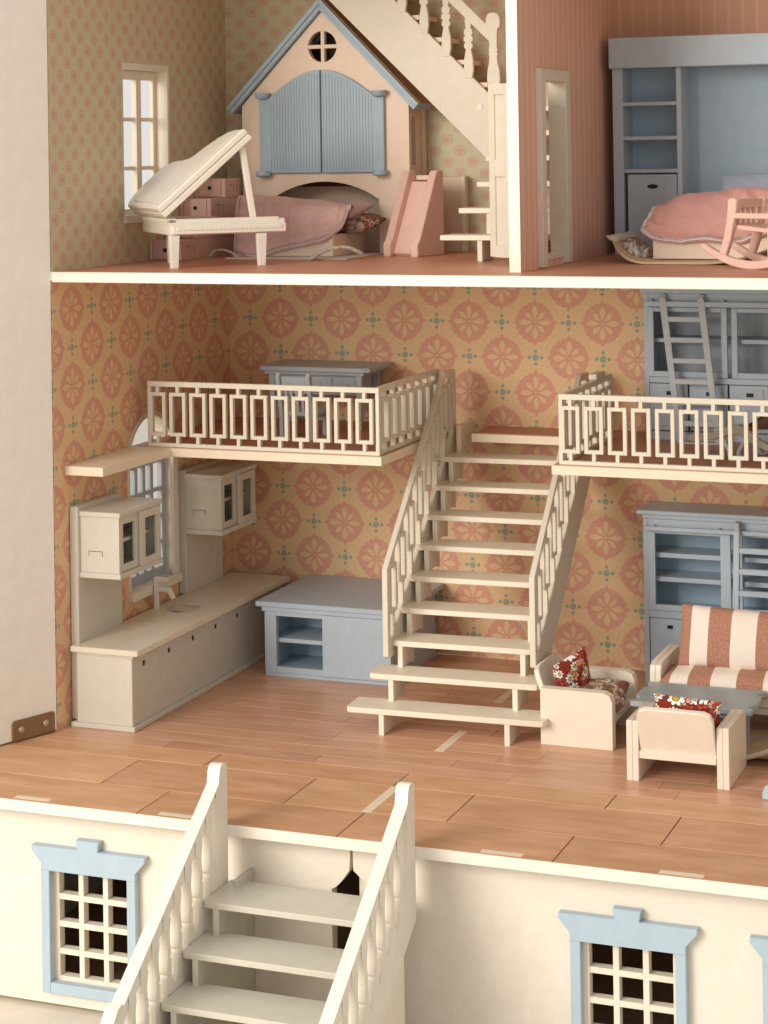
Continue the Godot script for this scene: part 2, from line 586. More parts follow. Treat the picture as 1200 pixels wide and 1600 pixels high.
# printed cotton: daisies, roses and leaves on a dark ground
func daisy_image(ground: Color, sd: int, quiet := false) -> Image:
	var r := RandomNumberGenerator.new()
	r.seed = sd
	var spots := []
	for k in 110:
		var kind := r.randi() % 6
		spots.append([r.randf(), r.randf(), r.randf_range(0.055, 0.115), kind, r.randf() * TAU])
	return paint_image(256, 256, func(u, v):
		var c := ground
		for s in spots:
			var x: float = u - s[0]; var y: float = v - s[1]
			x -= roundf(x); y -= roundf(y)
			var rr := sqrt(x * x + y * y)
			if rr > s[2] * 1.15: continue
			var th: float = atan2(y, x) + s[4]
			var n := 8.0 if s[3] < 3 else 5.0
			var e: float = s[2] * (0.62 + 0.38 * absf(cos(th * n * 0.5)))
			if rr < e:
				var fill: Color = [col(246, 240, 232), col(246, 240, 232), col(226, 150, 138), col(226, 142, 128), col(180, 74, 52), col(172, 134, 62)][s[3]]
				if quiet: fill = [col(222, 206, 200), col(190, 160, 160), col(214, 190, 176), col(160, 122, 100), col(124, 106, 72), col(166, 92, 72)][s[3]]
				c = fill
				if rr > e - 0.010: c = col(58, 30, 26)
				if rr < s[2] * 0.3: c = col(206, 164, 40) if s[3] < 3 else col(150, 62, 50)
				elif rr < s[2] * 0.36: c = col(70, 36, 28)
		return c)

# ------------------------------------------------------------------ camera, light, exposure
func set_stage() -> void:
	var cam := Camera3D.new()
	cam.name = "camera"
	add_child(cam)
	cam.projection = Camera3D.PROJECTION_FRUSTUM
	cam.near = 0.05
	cam.far = 40.0
	cam.size = 0.05 * 1600.0 / 3085.7
	cam.frustum_offset = Vector2(0.05 * (600.0 - 715.5) / 3085.7, 0.05 * (202.5 - 800.0) / 3085.7)
	cam.position = Vector3(69.946, 37.965, 112.2) * S
	cam.rotation_order = EULER_ORDER_YXZ
	cam.rotation = Vector3(0.0074, 0.3533, -0.0156)
	cam.current = true
	var we := WorldEnvironment.new()
	we.name = "studio_air"
	var e := Environment.new()
	e.background_mode = Environment.BG_COLOR
	e.background_color = Color(1.0, 0.995, 0.985) * WORLD_K
	e.tonemap_mode = Environment.TONE_MAPPER_LINEAR
	e.tonemap_exposure = EXPOSURE
	e.sdfgi_enabled = true
	e.ssao_enabled = true
	e.ssil_enabled = true
	we.environment = e
	add_child(we)
	area("key_light", V3(-62, 80, 172), V3(22, 8, 0), 1.0, 1.0, KEY_E, Color(1.0, 0.975, 0.94))

func area(nm: String, at: Vector3, to: Vector3, w: float, h: float, e: float, c: Color) -> void:
	var l := AreaLight3D.new()
	l.name = nm
	l.area_size = Vector2(w, h)
	l.light_energy = e
	l.light_color = c
	l.area_normalize_energy = true
	l.shadow_enabled = true
	add_child(l)
	l.position = at * S
	l.look_at(to * S, Vector3.UP)

const WORLD_K := 0.84
const EXPOSURE := 1.14
const KEY_E := 3.2

func _ready() -> void:
	rng.seed = 11
	set_stage()
	make_materials()
	shell()
	floor_boards()
	facade_windows()
	left_windows()
	lofts()
	main_stairs()
	porch_stairs()
	kitchen()
	living_room()
	loft_things()
	upstairs_left()
	upstairs_right()

# ------------------------------------------------------------------ the house itself
func arc_pts(cx: float, cy: float, r: float, a0: float, a1: float, k: int) -> Array:
	var o := []
	for i in k + 1:
		var a := deg_to_rad(lerpf(a0, a1, float(i) / k))
		o.append(V(cx + r * cos(a), cy + r * sin(a)))
	return o

func shell() -> void:
	# table top that the house stands on
	var g := mb(); g.box(-400, -16, -400, 500, -12.45, 500, 0.0)
	struct("table_top", g, paint(col(228, 218, 203), 0.6), "pale table top under the dolls' house")
	# walls of the main storey
	var w := mb()
	w.box(-1.2, 0.0, -D - 0.9, -0.0, 29.33, -16.4, 0.0)
	w.box(-1.2, 0.0, -9.5, 0.0, 29.33, 0.0, 0.0)
	w.box(-1.2, 0.0, -16.4, 0.0, 6.3, -9.5, 0.0)
	var top := [V(-9.5, 29.33), V(-16.4, 29.33), V(-16.4, 15.75)]
	top.append_array(arc_pts(-12.95, 15.75, 3.45, 180, 0, 24).slice(1, 24))
	top.append(V(-9.5, 15.75))
	w.prism(top, "zy", -1.2, 0.0)
	struct("wall_left_lower", w, M["paper_left"], "left wall of the main room in coral flower wallpaper")
	w = mb(); w.box(0.0, 0.0, -D - 0.9, 62, 29.33, -D, 0.0)
	struct("wall_back_lower", w, M["paper_back"], "back wall of the main room in coral flower wallpaper")
	w = mb(); w.box(62, -12, -D - 0.9, 63, 54, 0.0, 0.0)
	struct("wall_right", w, M["cream_wall"], "right side wall of the house")
	# upper storey
	w = mb()
	w.box(-1.2, 30.0, -D - 0.9, 0.0, 54, -16.3, 0.0)
	w.box(-1.2, 30.0, -9.6, 0.0, 54, 0.0, 0.0)
	w.box(-1.2, 30.0, -16.3, 0.0, 32.75, -9.6, 0.0)
	w.box(-1.2, 44.05, -16.3, 0.0, 54, -9.6, 0.0)
	struct("wall_left_upper", w, M["posy_left"], "left wall of the upstairs room in olive posy wallpaper")
	w = mb(); w.box(0.0, 30.0, -D - 0.9, 30.6, 54, -D, 0.0)
	struct("wall_back_upper_left", w, M["posy_back"], "back wall of the upstairs left room in olive posy wallpaper")
	w = mb(); w.box(31.29, 30.0, -D - 0.9, 62, 54, -D, 0.0)
	struct("wall_back_upper_right", w, M["stripe_back"], "back wall of the upstairs bedroom in rose stripe wallpaper")
	w = mb()
	w.box(30.6, 30.0, -D, 31.29, 54, -12.45, 0.0)
	w.box(30.6, 30.0, -7.55, 31.29, 54, -3.42, 0.0)
	w.box(30.6, 30.0, -12.45, 31.29, 30.42, -7.55, 0.0)
	w.box(30.6, 42.0, -12.45, 31.29, 54, -7.55, 0.0)
	var pw := struct("partition_wall", w, M["stripe_side"], "partition wall between the two upstairs rooms")
	w = mb(); w.box(30.58, 30.0, -3.42, 31.31, 54, -3.38, 0.0)
	part("edge_strip", w, M["ivory"], pw)
	w = mb(); w.box(-1.2, 54, -D - 0.9, 63, 55, 0.0, 0.0)
	struct("ceiling", w, M["cream_wall"], "ceiling over the upstairs rooms")
	# upper floor
	w = mb(); w.box(0.0, 29.94, -D, 62, 30.0, -0.35, 0.0)
	var uf := struct("upper_floor", w, M["upper_floor"], "upstairs floor with a reddish wood print")
	w = mb(); w.box(-0.0, 29.33, -D, 62, 29.94, -0.35, 0.0)
	part("slab", w, M["cream"], uf)
	w = mb(); w.box(0.0, 29.33, -0.35, 62, 30.01, 0.0, 0.05)
	part("edge_strip", w, M["ivory"], uf)
	# basement storey
	w = mb(); w.box(-1.2, -12.3, -D - 0.9, 0.0, -0.64, 10.7, 0.0)
	struct("basement_wall_left", w, M["cream_wall"], "left wall of the basement storey")
	w = mb(); w.box(0.0, -12.3, -D - 0.9, 62, -0.64, -D, 0.0)
	struct("basement_wall_back", w, M["cellar"], "back wall of the basement storey")
	w = mb(); w.box(0.0, -12.4, -D, 62, -12.2, 10.7, 0.0)
	struct("basement_floor", w, M["cellar"], "floor of the basement storey")
	facade_wall()
	# the opened front panel at the far left, hinged on the wall
	var dl := thing("front_panel", "tall cream front panel of the house swung open at the far left", "door", V3(0.02, 0.12, 0.06), -22.3, "", false)
	var b := mb(); b.box(-0.9, 0.0, 0.0, 0.0, 60, 34, 0.06)
	part("panel", b, M["panel_white"], dl)
	var br := thing("hinge_plate", "worn brass hinge plate with two screws at the foot of the open front panel", "hinge", V3(0.02, 0.12, 0.06), -22.3, "", false)
	b = mb()
	var hp := [V(0.32, 0.0), V(3.45, 0.0), V(3.55, 0.1), V(3.55, 1.15), V(3.4, 1.3), V(0.4, 1.3), V(0.25, 1.15), V(0.25, 0.1)]
	b.prism(hp, "zy", 0.02, 0.14, [], 0.03)
	part("plate", b, M["brass"], br)
	for z in [0.95, 2.85]:
		b = mb()
		b.tf = Transform3D(Basis(Vector3.FORWARD, PI / 2), V3(0.14, 0.65, z))
		b.lathe(Vector3.ZERO, [[0.0, 0.06], [0.12, 0.055], [0.19, 0.03], [0.21, 0.0]], 16)
		b.box(-0.15, 0.055, -0.02, 0.15, 0.064, 0.02, 0.0)
		part("screw", b, M["steel"], br)

const WX := [5.55, 37.95, 48.22]     # left tips of the three window hoods
const FZ := 11.45                   # front of the basement wall

func facade_wall() -> void:
	var w := mb()
	var z0 := 10.75
	var y0 := -12.15
	var y1 := -0.64
	# an ogee doorway behind the porch steps
	var cx := 25.85
	var x := -1.2
	var cuts := []
	for k in 3: cuts.append([WX[k] + 1.2, WX[k] + 6.4])
	var door := [cx - 1.25, cx + 1.0]
	var spans := [[-1.2, cuts[0][0]], [cuts[0][1], door[0]], [door[1], cuts[1][0]], [cuts[1][1], cuts[2][0]], [cuts[2][1], 63.0]]
	for s in spans: w.box(s[0], y0, z0, s[1], y1, FZ, 0.0)
	for c in cuts:
		w.box(c[0], y0, z0, c[1], -10.9, FZ, 0.0)
		w.box(c[0], -4.0, z0, c[1], y1, FZ, 0.0)
	# halves of the ogee top
	var lh := [V(door[0], y1), V(door[0], -3.35)]
	for k in 9:
		var t := k / 8.0
		lh.append(V(lerpf(door[0], cx - 0.16, t), -3.35 + 1.15 * pow(t, 1.5)))
	lh.append(V(cx - 0.11, -1.4)); lh.append(V(cx - 0.11, y1))
	w.prism(lh, "xy", z0, FZ)
	var rh := [V(door[1], y1), V(door[1], -3.3)]
	for k in 9:
		var t := k / 8.0
		rh.append(V(lerpf(door[1], cx + 0.08, t), -3.3 + 1.1 * pow(t, 0.65)))
	rh.append(V(cx + 0.06, -1.4)); rh.append(V(cx + 0.06, y1))
	w.prism(rh, "xy", z0, FZ)
	var fw := struct("basement_front_wall", w, M["cream_wall"], "cream front wall of the basement with three windows")
	w = mb(); w.box(cx + 0.06, -11.9, z0 - 0.5, cx + 3, -1.0, z0 - 0.15, 0.02)
	part("door_leaf", w, M["cream_wall"], fw)

func facade_windows() -> void:
	# the frame is written for the first window and copied for the others
	var t := thing("basement_window", "blue framed basement window left of the porch steps", "window", V3(WX[0] + 3.77, -7.0, FZ), 0.0, "blue framed basement windows")
	var h: float = WX[0]
	var a := FZ
	var z := FZ + 0.52
	var b := mb()
	b.prism([V(h, -2.6), V(h, -2.88), V(h + 0.63, -3.6), V(h + 0.63, -3.98), V(h + 6.91, -3.98), V(h + 6.91, -3.6), V(h + 7.54, -2.88), V(h + 7.54, -2.6), V(h + 4.45, -2.6), V(h + 4.54, -2.02), V(h + 3.0, -2.02), V(h + 3.09, -2.6)], "xy", a, z, [3], 0.035)
	b.box(h + 0.63, -11.15, a, h + 1.2, -3.98, z, 0.035)
	b.box(h + 6.34, -11.15, a, h + 6.91, -3.98, z, 0.035)
	b.box(h + 1.2, -11.15, a, h + 6.34, -10.52, z, 0.035)
	part("frame", b, M["blue"], t)
	b = mb()
	var g0 := h + 1.2
	var gw := 5.2
	var zz := FZ - 0.62
	var z1 := FZ - 0.06
	b.box(g0, -10.6, zz, g0 + 0.32, -3.9, z1, 0.015)
	b.box(g0 + gw - 0.32, -10.6, zz, g0 + gw, -3.9, z1, 0.015)
	b.box(g0 + 0.32, -10.6, zz, g0 + gw - 0.32, -10.28, z1, 0.015)
	b.box(g0 + 0.32, -4.2, zz, g0 + gw - 0.32, -3.9, z1, 0.015)
	var sash := part("sash", b, M["cream"], t)
	var cw := (gw - 0.64 - 0.66) / 3.0
	for k in 2:
		b = mb()
		var x := g0 + 0.32 + cw * (k + 1) + 0.33 * k
		b.box(x, -10.28, zz, x + 0.33, -4.2, z1 - 0.004, 0.015)
		part("muntin", b, M["cream"], sash)
	var ch := (6.08 - 0.99) / 4.0
	for k in 3:
		var y := -10.28 + ch * (k + 1) + 0.33 * k
		for c in 3:
			b = mb()
			var x := g0 + 0.32 + (cw + 0.33) * c
			b.box(x, y, zz, x + cw, y + 0.33, z1 - 0.004, 0.012)
			part("muntin", b, M["cream"], sash)
	t.position.y += -0.19 * S
	dup(t, "basement_window", V3(WX[1] - WX[0], -0.1, 0), "blue framed basement window right of the porch steps, whole hood in view")
	dup(t, "basement_window", V3(WX[2] - WX[0], -0.15, 0), "blue basement window cut off by the right edge of the photo")

# ------------------------------------------------------------------ ground floor with its boards
func floor_boards() -> void:
	var b := mb()
	b.box(-6, -0.64, 12.6, 62, -0.0, 12.69, 0.03)
	var f := struct("ground_floor", b, M["ivory"], "main floor and its projecting front ledge, cream edged")
	b = mb(); b.box(-6, -0.64, -D, 62, -0.07, 12.6, 0.0)
	part("slab", b, M["brown"], f)
	var r := RandomNumberGenerator.new()
	r.seed = 4
	var rows := []
	rows.append([12.6, 8.43, [12.92, 25.4, 37.85, 50.3], "board"])
	rows.append([8.43, 3.64, [8.2, 20.24, 30.33, 42.68, 55], "board"])
	rows.append([3.64, 1.1, [12.55, 25.2, 38.2, 50.5], "board"])
	var z := 1.1
	var k := 0
	while z > -25.4:
		var z2 := maxf(z - 1.65, -D)
		var seams := []
		var x := r.randf_range(2.0, 9.0)
		while x < 60:
			seams.append(x)
			x += r.randf_range(9.0, 14.0)
		rows.append([z, z2, seams, "plank"])
		z = z2
		k += 1
	for row in rows:
		var xs: Array = [-6.0] + row[2] + [61.9]
		for i in xs.size() - 1:
			if xs[i + 1] <= xs[i]: continue
			b = mb()
			var gap := 0.03 if row[3] == "board" else 0.006
			b.box(xs[i] + gap, -0.07, row[1] + gap, xs[i + 1] - gap, 0.0 - r.randf() * 0.008, row[0] - gap, 0.02)
			# each piece takes another stretch of the grain
			var sh := V(r.randf() * 40.0, r.randf() * 20.0)
			for q in b.uv.size(): b.uv[q] += sh
			part("board" if row[3] == "board" else "plank", b, M["%s%d" % [row[3], r.randi() % 5]], f)
	# pale tenon ends let into the boards
	for s in [[4.65, 11.9, 7.0, 12.35], [14.2, 11.9, 16.5, 12.35], [33.75, 11.95, 36.1, 12.4], [43.6, 11.95, 45.95, 12.4], [25.12, 3.75, 25.72, 8.3], [25.1, -7.9, 25.7, -3.4], [25.1, -19, 25.7, -14.6]]:
		b = mb(); b.box(s[0], -0.03, s[1], s[2], 0.008, s[3], 0.006)
		part("joint_tab", b, M["rawwood"], f)

# ------------------------------------------------------------------ windows in the left wall
func left_windows() -> void:
	var t := thing("kitchen_window", "arched cream and grey blue window in the left wall over the sink", "window", V3(-0.6, 6.3, -12.95))
	var b := mb()
	# lining of the arched opening
	var o := [V(-16.4, 6.3), V(-9.5, 6.3), V(-9.5, 15.75)]
	o.append_array(arc_pts(-12.95, 15.75, 3.45, 0, 180, 24).slice(1))
	var n := []
	n.append(V(-16.05, 6.95)); n.append(V(-9.85, 6.95)); n.append(V(-9.85, 15.75))
	n.append_array(arc_pts(-12.95, 15.75, 3.10, 0, 180, 24).slice(1))
	for i in o.size():
		var j := (i + 1) % o.size()
		b.prism([o[i], o[j], n[j], n[i]], "zy", -1.25, 0.03, [1, 3], 0.0)
	part("lining", b, M["cream"], t)
	b = mb(); b.box(-0.1, 6.3, -16.55, 0.45, 6.95, -9.4, 0.04)
	part("sill", b, M["cream"], t)
	b = mb(); b.box(-0.05, 6.95, -16.5, 0.25, 15.6, -15.75, 0.03)
	part("jamb_trim", b, M["cream"], t)
	# sash of grey blue bars
	b = mb()
	b.box(-1.0, 6.95, -16.05, -0.6, 7.6, -9.85, 0.02)
	b.box(-1.0, 7.6, -16.05, -0.6, 16.2, -15.5, 0.02)
	b.box(-1.0, 7.6, -10.4, -0.6, 16.2, -9.85, 0.02)
	b.box(-1.0, 15.2, -15.5, -0.6, 15.75, -10.4, 0.02)
	var s := part("sash", b, M["slate"], t)
	for z in [-14.1, -12.98, -11.85]:
		b = mb(); b.box(-0.98, 7.6, z - 0.2, -0.62, 15.2, z + 0.2, 0.02)
		part("muntin", b, M["slate"], s)
	for y in [9.4, 11.3, 13.25]:
		for z in [[-15.5, -14.3], [-13.9, -13.18], [-12.78, -12.05], [-11.65, -10.4]]:
			b = mb(); b.box(-0.97, y - 0.14, z[0], -0.63, y + 0.14, z[1], 0.015)
			part("muntin", b, M["slate"], s)
	t = thing("upstairs_window", "cream window with white panes in the upstairs left wall behind the piano", "window", V3(-0.6, 32.75, -12.95))
	b = mb()
	b.box(-1.25, 43.62, -16.28, 0.06, 44.05, -9.6, 0.02)
	b.box(-1.25, 32.75, -16.28, 0.08, 33.3, -9.6, 0.02)
	b.box(-1.25, 33.3, -16.28, 0.06, 43.62, -16.0, 0.02)
	b.box(-1.25, 33.3, -9.72, -0.02, 43.62, -9.62, 0.0)
	part("frame", b, M["cream"], t)
	b = mb()
	b.box(-1.22, 42.95, -16.0, -0.92, 43.6, -9.72, 0.02)
	b.box(-1.22, 33.3, -16.0, -0.92, 33.7, -9.72, 0.02)
	b.box(-1.22, 33.7, -16.0, -0.92, 42.95, -15.6, 0.02)
	b.box(-1.22, 33.7, -10.3, -0.92, 42.95, -9.72, 0.02)
	s = part("sash", b, M["cream"], t)
	b = mb(); b.box(-1.2, 33.7, -13.55, -0.75, 42.95, -12.85, 0.02)
	part("mullion", b, M["cream"], s)
	for y in [36.6, 40.1]:
		for z in [[-15.6, -13.55], [-12.85, -10.3]]:
			b = mb(); b.box(-1.2, y - 0.14, z[0], -0.95, y + 0.14, z[1], 0.015)
			part("muntin", b, M["cream"], s)

# ------------------------------------------------------------------ lofts and stairs
# one frame of a fretwork railing, with its two ties, in the plane z (or x); a = along, mapped by `ax`
func fret(b: MB, ax: String, a: float, w: float, y0: float, y1: float, ylo: float, yhi: float, d0: float, d1: float, bar := 0.25) -> void:
	var put := func(a0: float, ya: float, a1: float, yb: float) -> void:
		if ax == "x": b.box(a0, ya, d0, a1, yb, d1, 0.018)
		else: b.box(d0, ya, a0, d1, yb, a1, 0.018)
	put.call(a, y0, a + bar, y1)
	put.call(a + w - bar, y0, a + w, y1)
	put.call(a + bar, y1 - bar, a + w - bar, y1)
	put.call(a + bar, y0, a + w - bar, y0 + bar)
	put.call(a + w * 0.5 - 0.125, y1, a + w * 0.5 + 0.125, yhi)
	put.call(a + w * 0.5 - 0.125, ylo, a + w * 0.5 + 0.125, y0)

func fret_rail(parent: Node3D, ax: String, a0: float, count: int, d0: float, d1: float, dir: float, yb: float, label: String) -> void:
	# rails and end stiles; the frames follow as sub-parts
	var pitch := 1.57
	var lenr := 0.25 + pitch * count - 0.31 + 0.37
	var lo := a0 if dir > 0 else a0 - lenr
	var hi := lo + lenr
	var b := mb()
	var put := func(p: float, ya: float, q: float, y: float) -> void:
		if ax == "x": b.box(p, ya, d0, q, y, d1, 0.025)
		else: b.box(d0, ya, p, d1, y, q, 0.025)
	put.call(lo, yb, hi, yb + 0.27)
	put.call(lo, yb + 4.2, hi, yb + 4.56)
	put.call(lo, yb + 0.27, lo + 0.26, yb + 4.2)
	put.call(hi - 0.26, yb + 0.27, hi, yb + 4.2)
	var r := part("railing", b, M["railing"], parent, label)
	for k in count:
		var f := mb()
		fret(f, ax, lo + 0.12 + pitch * k + 0.0 + 0.02, 1.26, yb + 0.75, yb + 3.8, yb + 0.27, yb + 4.2, d0 + 0.012, d1 - 0.012)
		part("baluster", f, M["railing"], r)

func lofts() -> void:
	var t := thing("loft_platform", "L shaped left loft with fretwork railings over the kitchen", "loft", V3(9, 16.5, -17))
	var b := mb()
	var outl := [V(0.02, -1.3), V(2.9, -1.3), V(3.2, -10.0), V(19.05, -10.0), V(19.05, -D + 0.02), V(0.02, -D + 0.02)]
	b.prism(outl, "xz", 16.5, 17.1, [], 0.03)
	part("board", b, M["rawwood"], t)
	b = mb(); b.box(0.05, 17.1, -D + 0.04, 18.9, 17.13, -10.2, 0.0)
	part("floor_print", b, M["loft_floor"], t)
	fret_rail(t, "x", 1.25, 11, -10.6, -10.25, 1.0, 17.13, "front railing")
	fret_rail(t, "z", -10.62, 7, 18.4, 18.75, -1.0, 17.13, "side railing beside the staircase")
	# landing at the head of the stairs and the right loft
	t = thing("loft_platform", "right loft with fretwork railings and the tall bookcase on it", "loft", V3(40, 16.5, -17))
	b = mb()
	b.prism([V(31.07, -9.75), V(60, -9.75), V(60, -D + 0.02), V(21.25, -D + 0.02), V(21.25, -21.7), V(31.07, -21.7)], "xz", 16.5, 17.1, [], 0.03)
	part("board", b, M["rawwood"], t)
	b = mb(); b.prism([V(31.2, -9.95), V(59.9, -9.95), V(59.9, -D + 0.04), V(21.35, -D + 0.04), V(21.35, -21.85), V(31.2, -21.85)], "xz", 17.1, 17.13)
	part("floor_print", b, M["loft_floor"], t)
	fret_rail(t, "x", 31.5, 16, -10.35, -10.0, 1.0, 17.13, "front railing")
	fret_rail(t, "z", -10.37, 7, 31.5, 31.85, -1.0, 17.13, "side railing beside the staircase")
	b = mb()
	b.box(31.3, 21.7, -19.8, 31.9, 22.1, -17.6, 0.06)
	part("hook", b, M["railing"], t)

func saw(a0: float, rise: float, run: float, n: int, y0: float, front: float, back_drop: float) -> Array:
	# saw-tooth stringer in (z, y): tooth k stands under tread k
	var p := []
	p.append(V(front, 0.0))
	for k in n:
		var y := a0 + rise * k
		p.append(V(front - run * k, y))
		p.append(V(front - run * (k + 1), y))
	return p

func main_stairs() -> void:
	var a := 1.331; var rise := 1.736; var c := -0.572; var run := 1.87
	var t := thing("staircase", "wide open cream staircase climbing to the lofts", "staircase", V3(24.93, 0.0, -4.91), 2.1, "", false)
	var th := 0.36
	for k in 9:
		var w: float = 6.68 if k == 0 else (5.77 if k == 1 else 4.86)
		var z := c - run * k
		var b := mb()
		var r := 0.35 if k < 3 else 0.12
		var y := a + rise * k
		var dp := 2.45 if k < 8 else 2.3
		b.prism([V(-w, z - dp), V(-w, z - r), V(-w + r * 0.3, z - r * 0.3), V(-w + r, z), V(w - r, z), V(w - r * 0.3, z - r * 0.3), V(w, z - r), V(w, z - dp)], "xz", y, y + th, [], 0.035)
		part("tread", b, M["cream"], t)
	for s in [-1.0, 1.0]:
		var x0: float = s * 4.4
		var x1: float = s * 4.05
		for k in 10:
			# each tooth with the piece of string behind it
			var z := c - 0.06 - run * k
			var y0 := 0.0 if k == 0 else a + rise * (k - 1) + th
			var y1 := a + rise * k if k < 9 else a + rise * 8 + th + 2.0
			var b := mb()
			var back := z - run - 0.45
			var dn := maxf(0.0, y0 - 0.001)
			var slant := 1.0
			var low := maxf(0.0, y0 - 0.9)
			if k == 9:
				back = z - 3.4
			if k == 0:
				b.prism([V(z, 0.0), V(z, y1), V(back, y1), V(back - 0.3, 0.6), V(z - 2.0, 0.0)], "zy", x0, x1, [], 0.02)
			else:
				b.prism([V(z, y0), V(z, y1), V(back, y1), V(back, y0 - 0.2 if k < 9 else y0), V(back + 0.7, y0)], "zy", x0, x1, [], 0.02)
			part("stringer", b, M["cream"], t)
	# side panels with fretwork
	for s in [-1.0, 1.0]:
		var xi: float = -4.76 if s < 0 else 4.95
		var xo: float = xi + s * 0.38
		var lo := minf(xi, xo)
		var hi := maxf(xi, xo)
		var f0 := -3.6
		var zt := -16.2
		var top := func(z: float) -> float: return 10.0 + 0.915 * (f0 - z)
		var base := func(z: float) -> float: return 5.75 + 0.87 * (-5.0 - z)
		var low := func(z: float) -> float: return 4.1 + 0.87 * (-7.2 - z)
		var b := mb()
		b.prism([V(f0, 4.25), V(f0 - 0.25, 4.1), V(-7.2, 4.1), V(-18.6, low.call(-18.6)), V(-18.6, base.call(-18.6)), V(f0 - 0.5, base.call(f0 - 0.5)), V(f0 - 0.5, 6.4), V(f0, 6.4)], "zy", lo, hi, [6], 0.03)
		b.prism([V(f0, 6.4), V(f0, 10.0), V(zt, top.call(zt)), V(zt - 0.2, top.call(zt) + 0.02), V(-18.4, top.call(zt) + 0.02), V(-18.6, top.call(zt) - 0.2), V(-18.6, base.call(-18.6)), V(-18.15, base.call(-18.15)), V(-18.15, top.call(zt) - 0.42), V(zt, top.call(zt) - 0.42), V(f0 - 0.5, top.call(f0 - 0.5) - 0.46), V(f0 - 0.5, 6.4)], "zy", lo, hi, [11], 0.03)
		var r := part("railing", b, M["railing"], t)
		for k in 8:
			var z := f0 - 0.62 - 1.86 * k
			var fb := mb()
			var y1 := 10.15 + 1.71 * k
			var y0 := 6.95 + 1.71 * k
			var zl := z - 1.32
			var l2 := lo + 0.015
			var h2 := hi - 0.015
			if k == 7: y1 = minf(y1, top.call(zt) - 0.9)
			fb.box(l2, y0, z - 0.26, h2, y1, z, 0.015)
			fb.box(l2, y0, zl, h2, y1, zl + 0.26, 0.015)
			fb.box(l2, y1 - 0.26, zl + 0.26, h2, y1, z - 0.26, 0.0)
			fb.box(l2, y0, zl + 0.26, h2, y0 + 0.26, z - 0.26, 0.0)
			var zm := z - 0.66
			fb.box(l2, y1, zm - 0.13, h2, minf(top.call(zm), top.call(zt)) - 0.4, zm + 0.13, 0.0)
			fb.prism([V(zm + 0.13, y0), V(zm - 0.13, y0), V(zm - 0.13, base.call(zm - 0.13) - 0.02), V(zm + 0.13, base.call(zm + 0.13) - 0.02)], "zy", l2, h2)
			part("baluster", fb, M["railing"], r)

# profile of the porch banister's cut-outs: half width at t = 0 (top) .. 1 (foot)
func cut_half(t: float) -> float:
	var w := 0.0
	if t < 0.13: w = 0.05 + 0.07 * t / 0.13
	elif t < 0.16: w = 0.40
	elif t < 0.2: w = 0.47 if t < 0.18 else 0.42
	elif t < 0.62: w = 0.33 + 0.16 * sin(PI * (t - 0.2) / 0.42)
	elif t < 0.7: w = 0.46 if t < 0.66 else 0.34
	elif t < 0.9: w = 0.34
	else: w = 0.34 * (1.0 - t) / 0.1
	return w

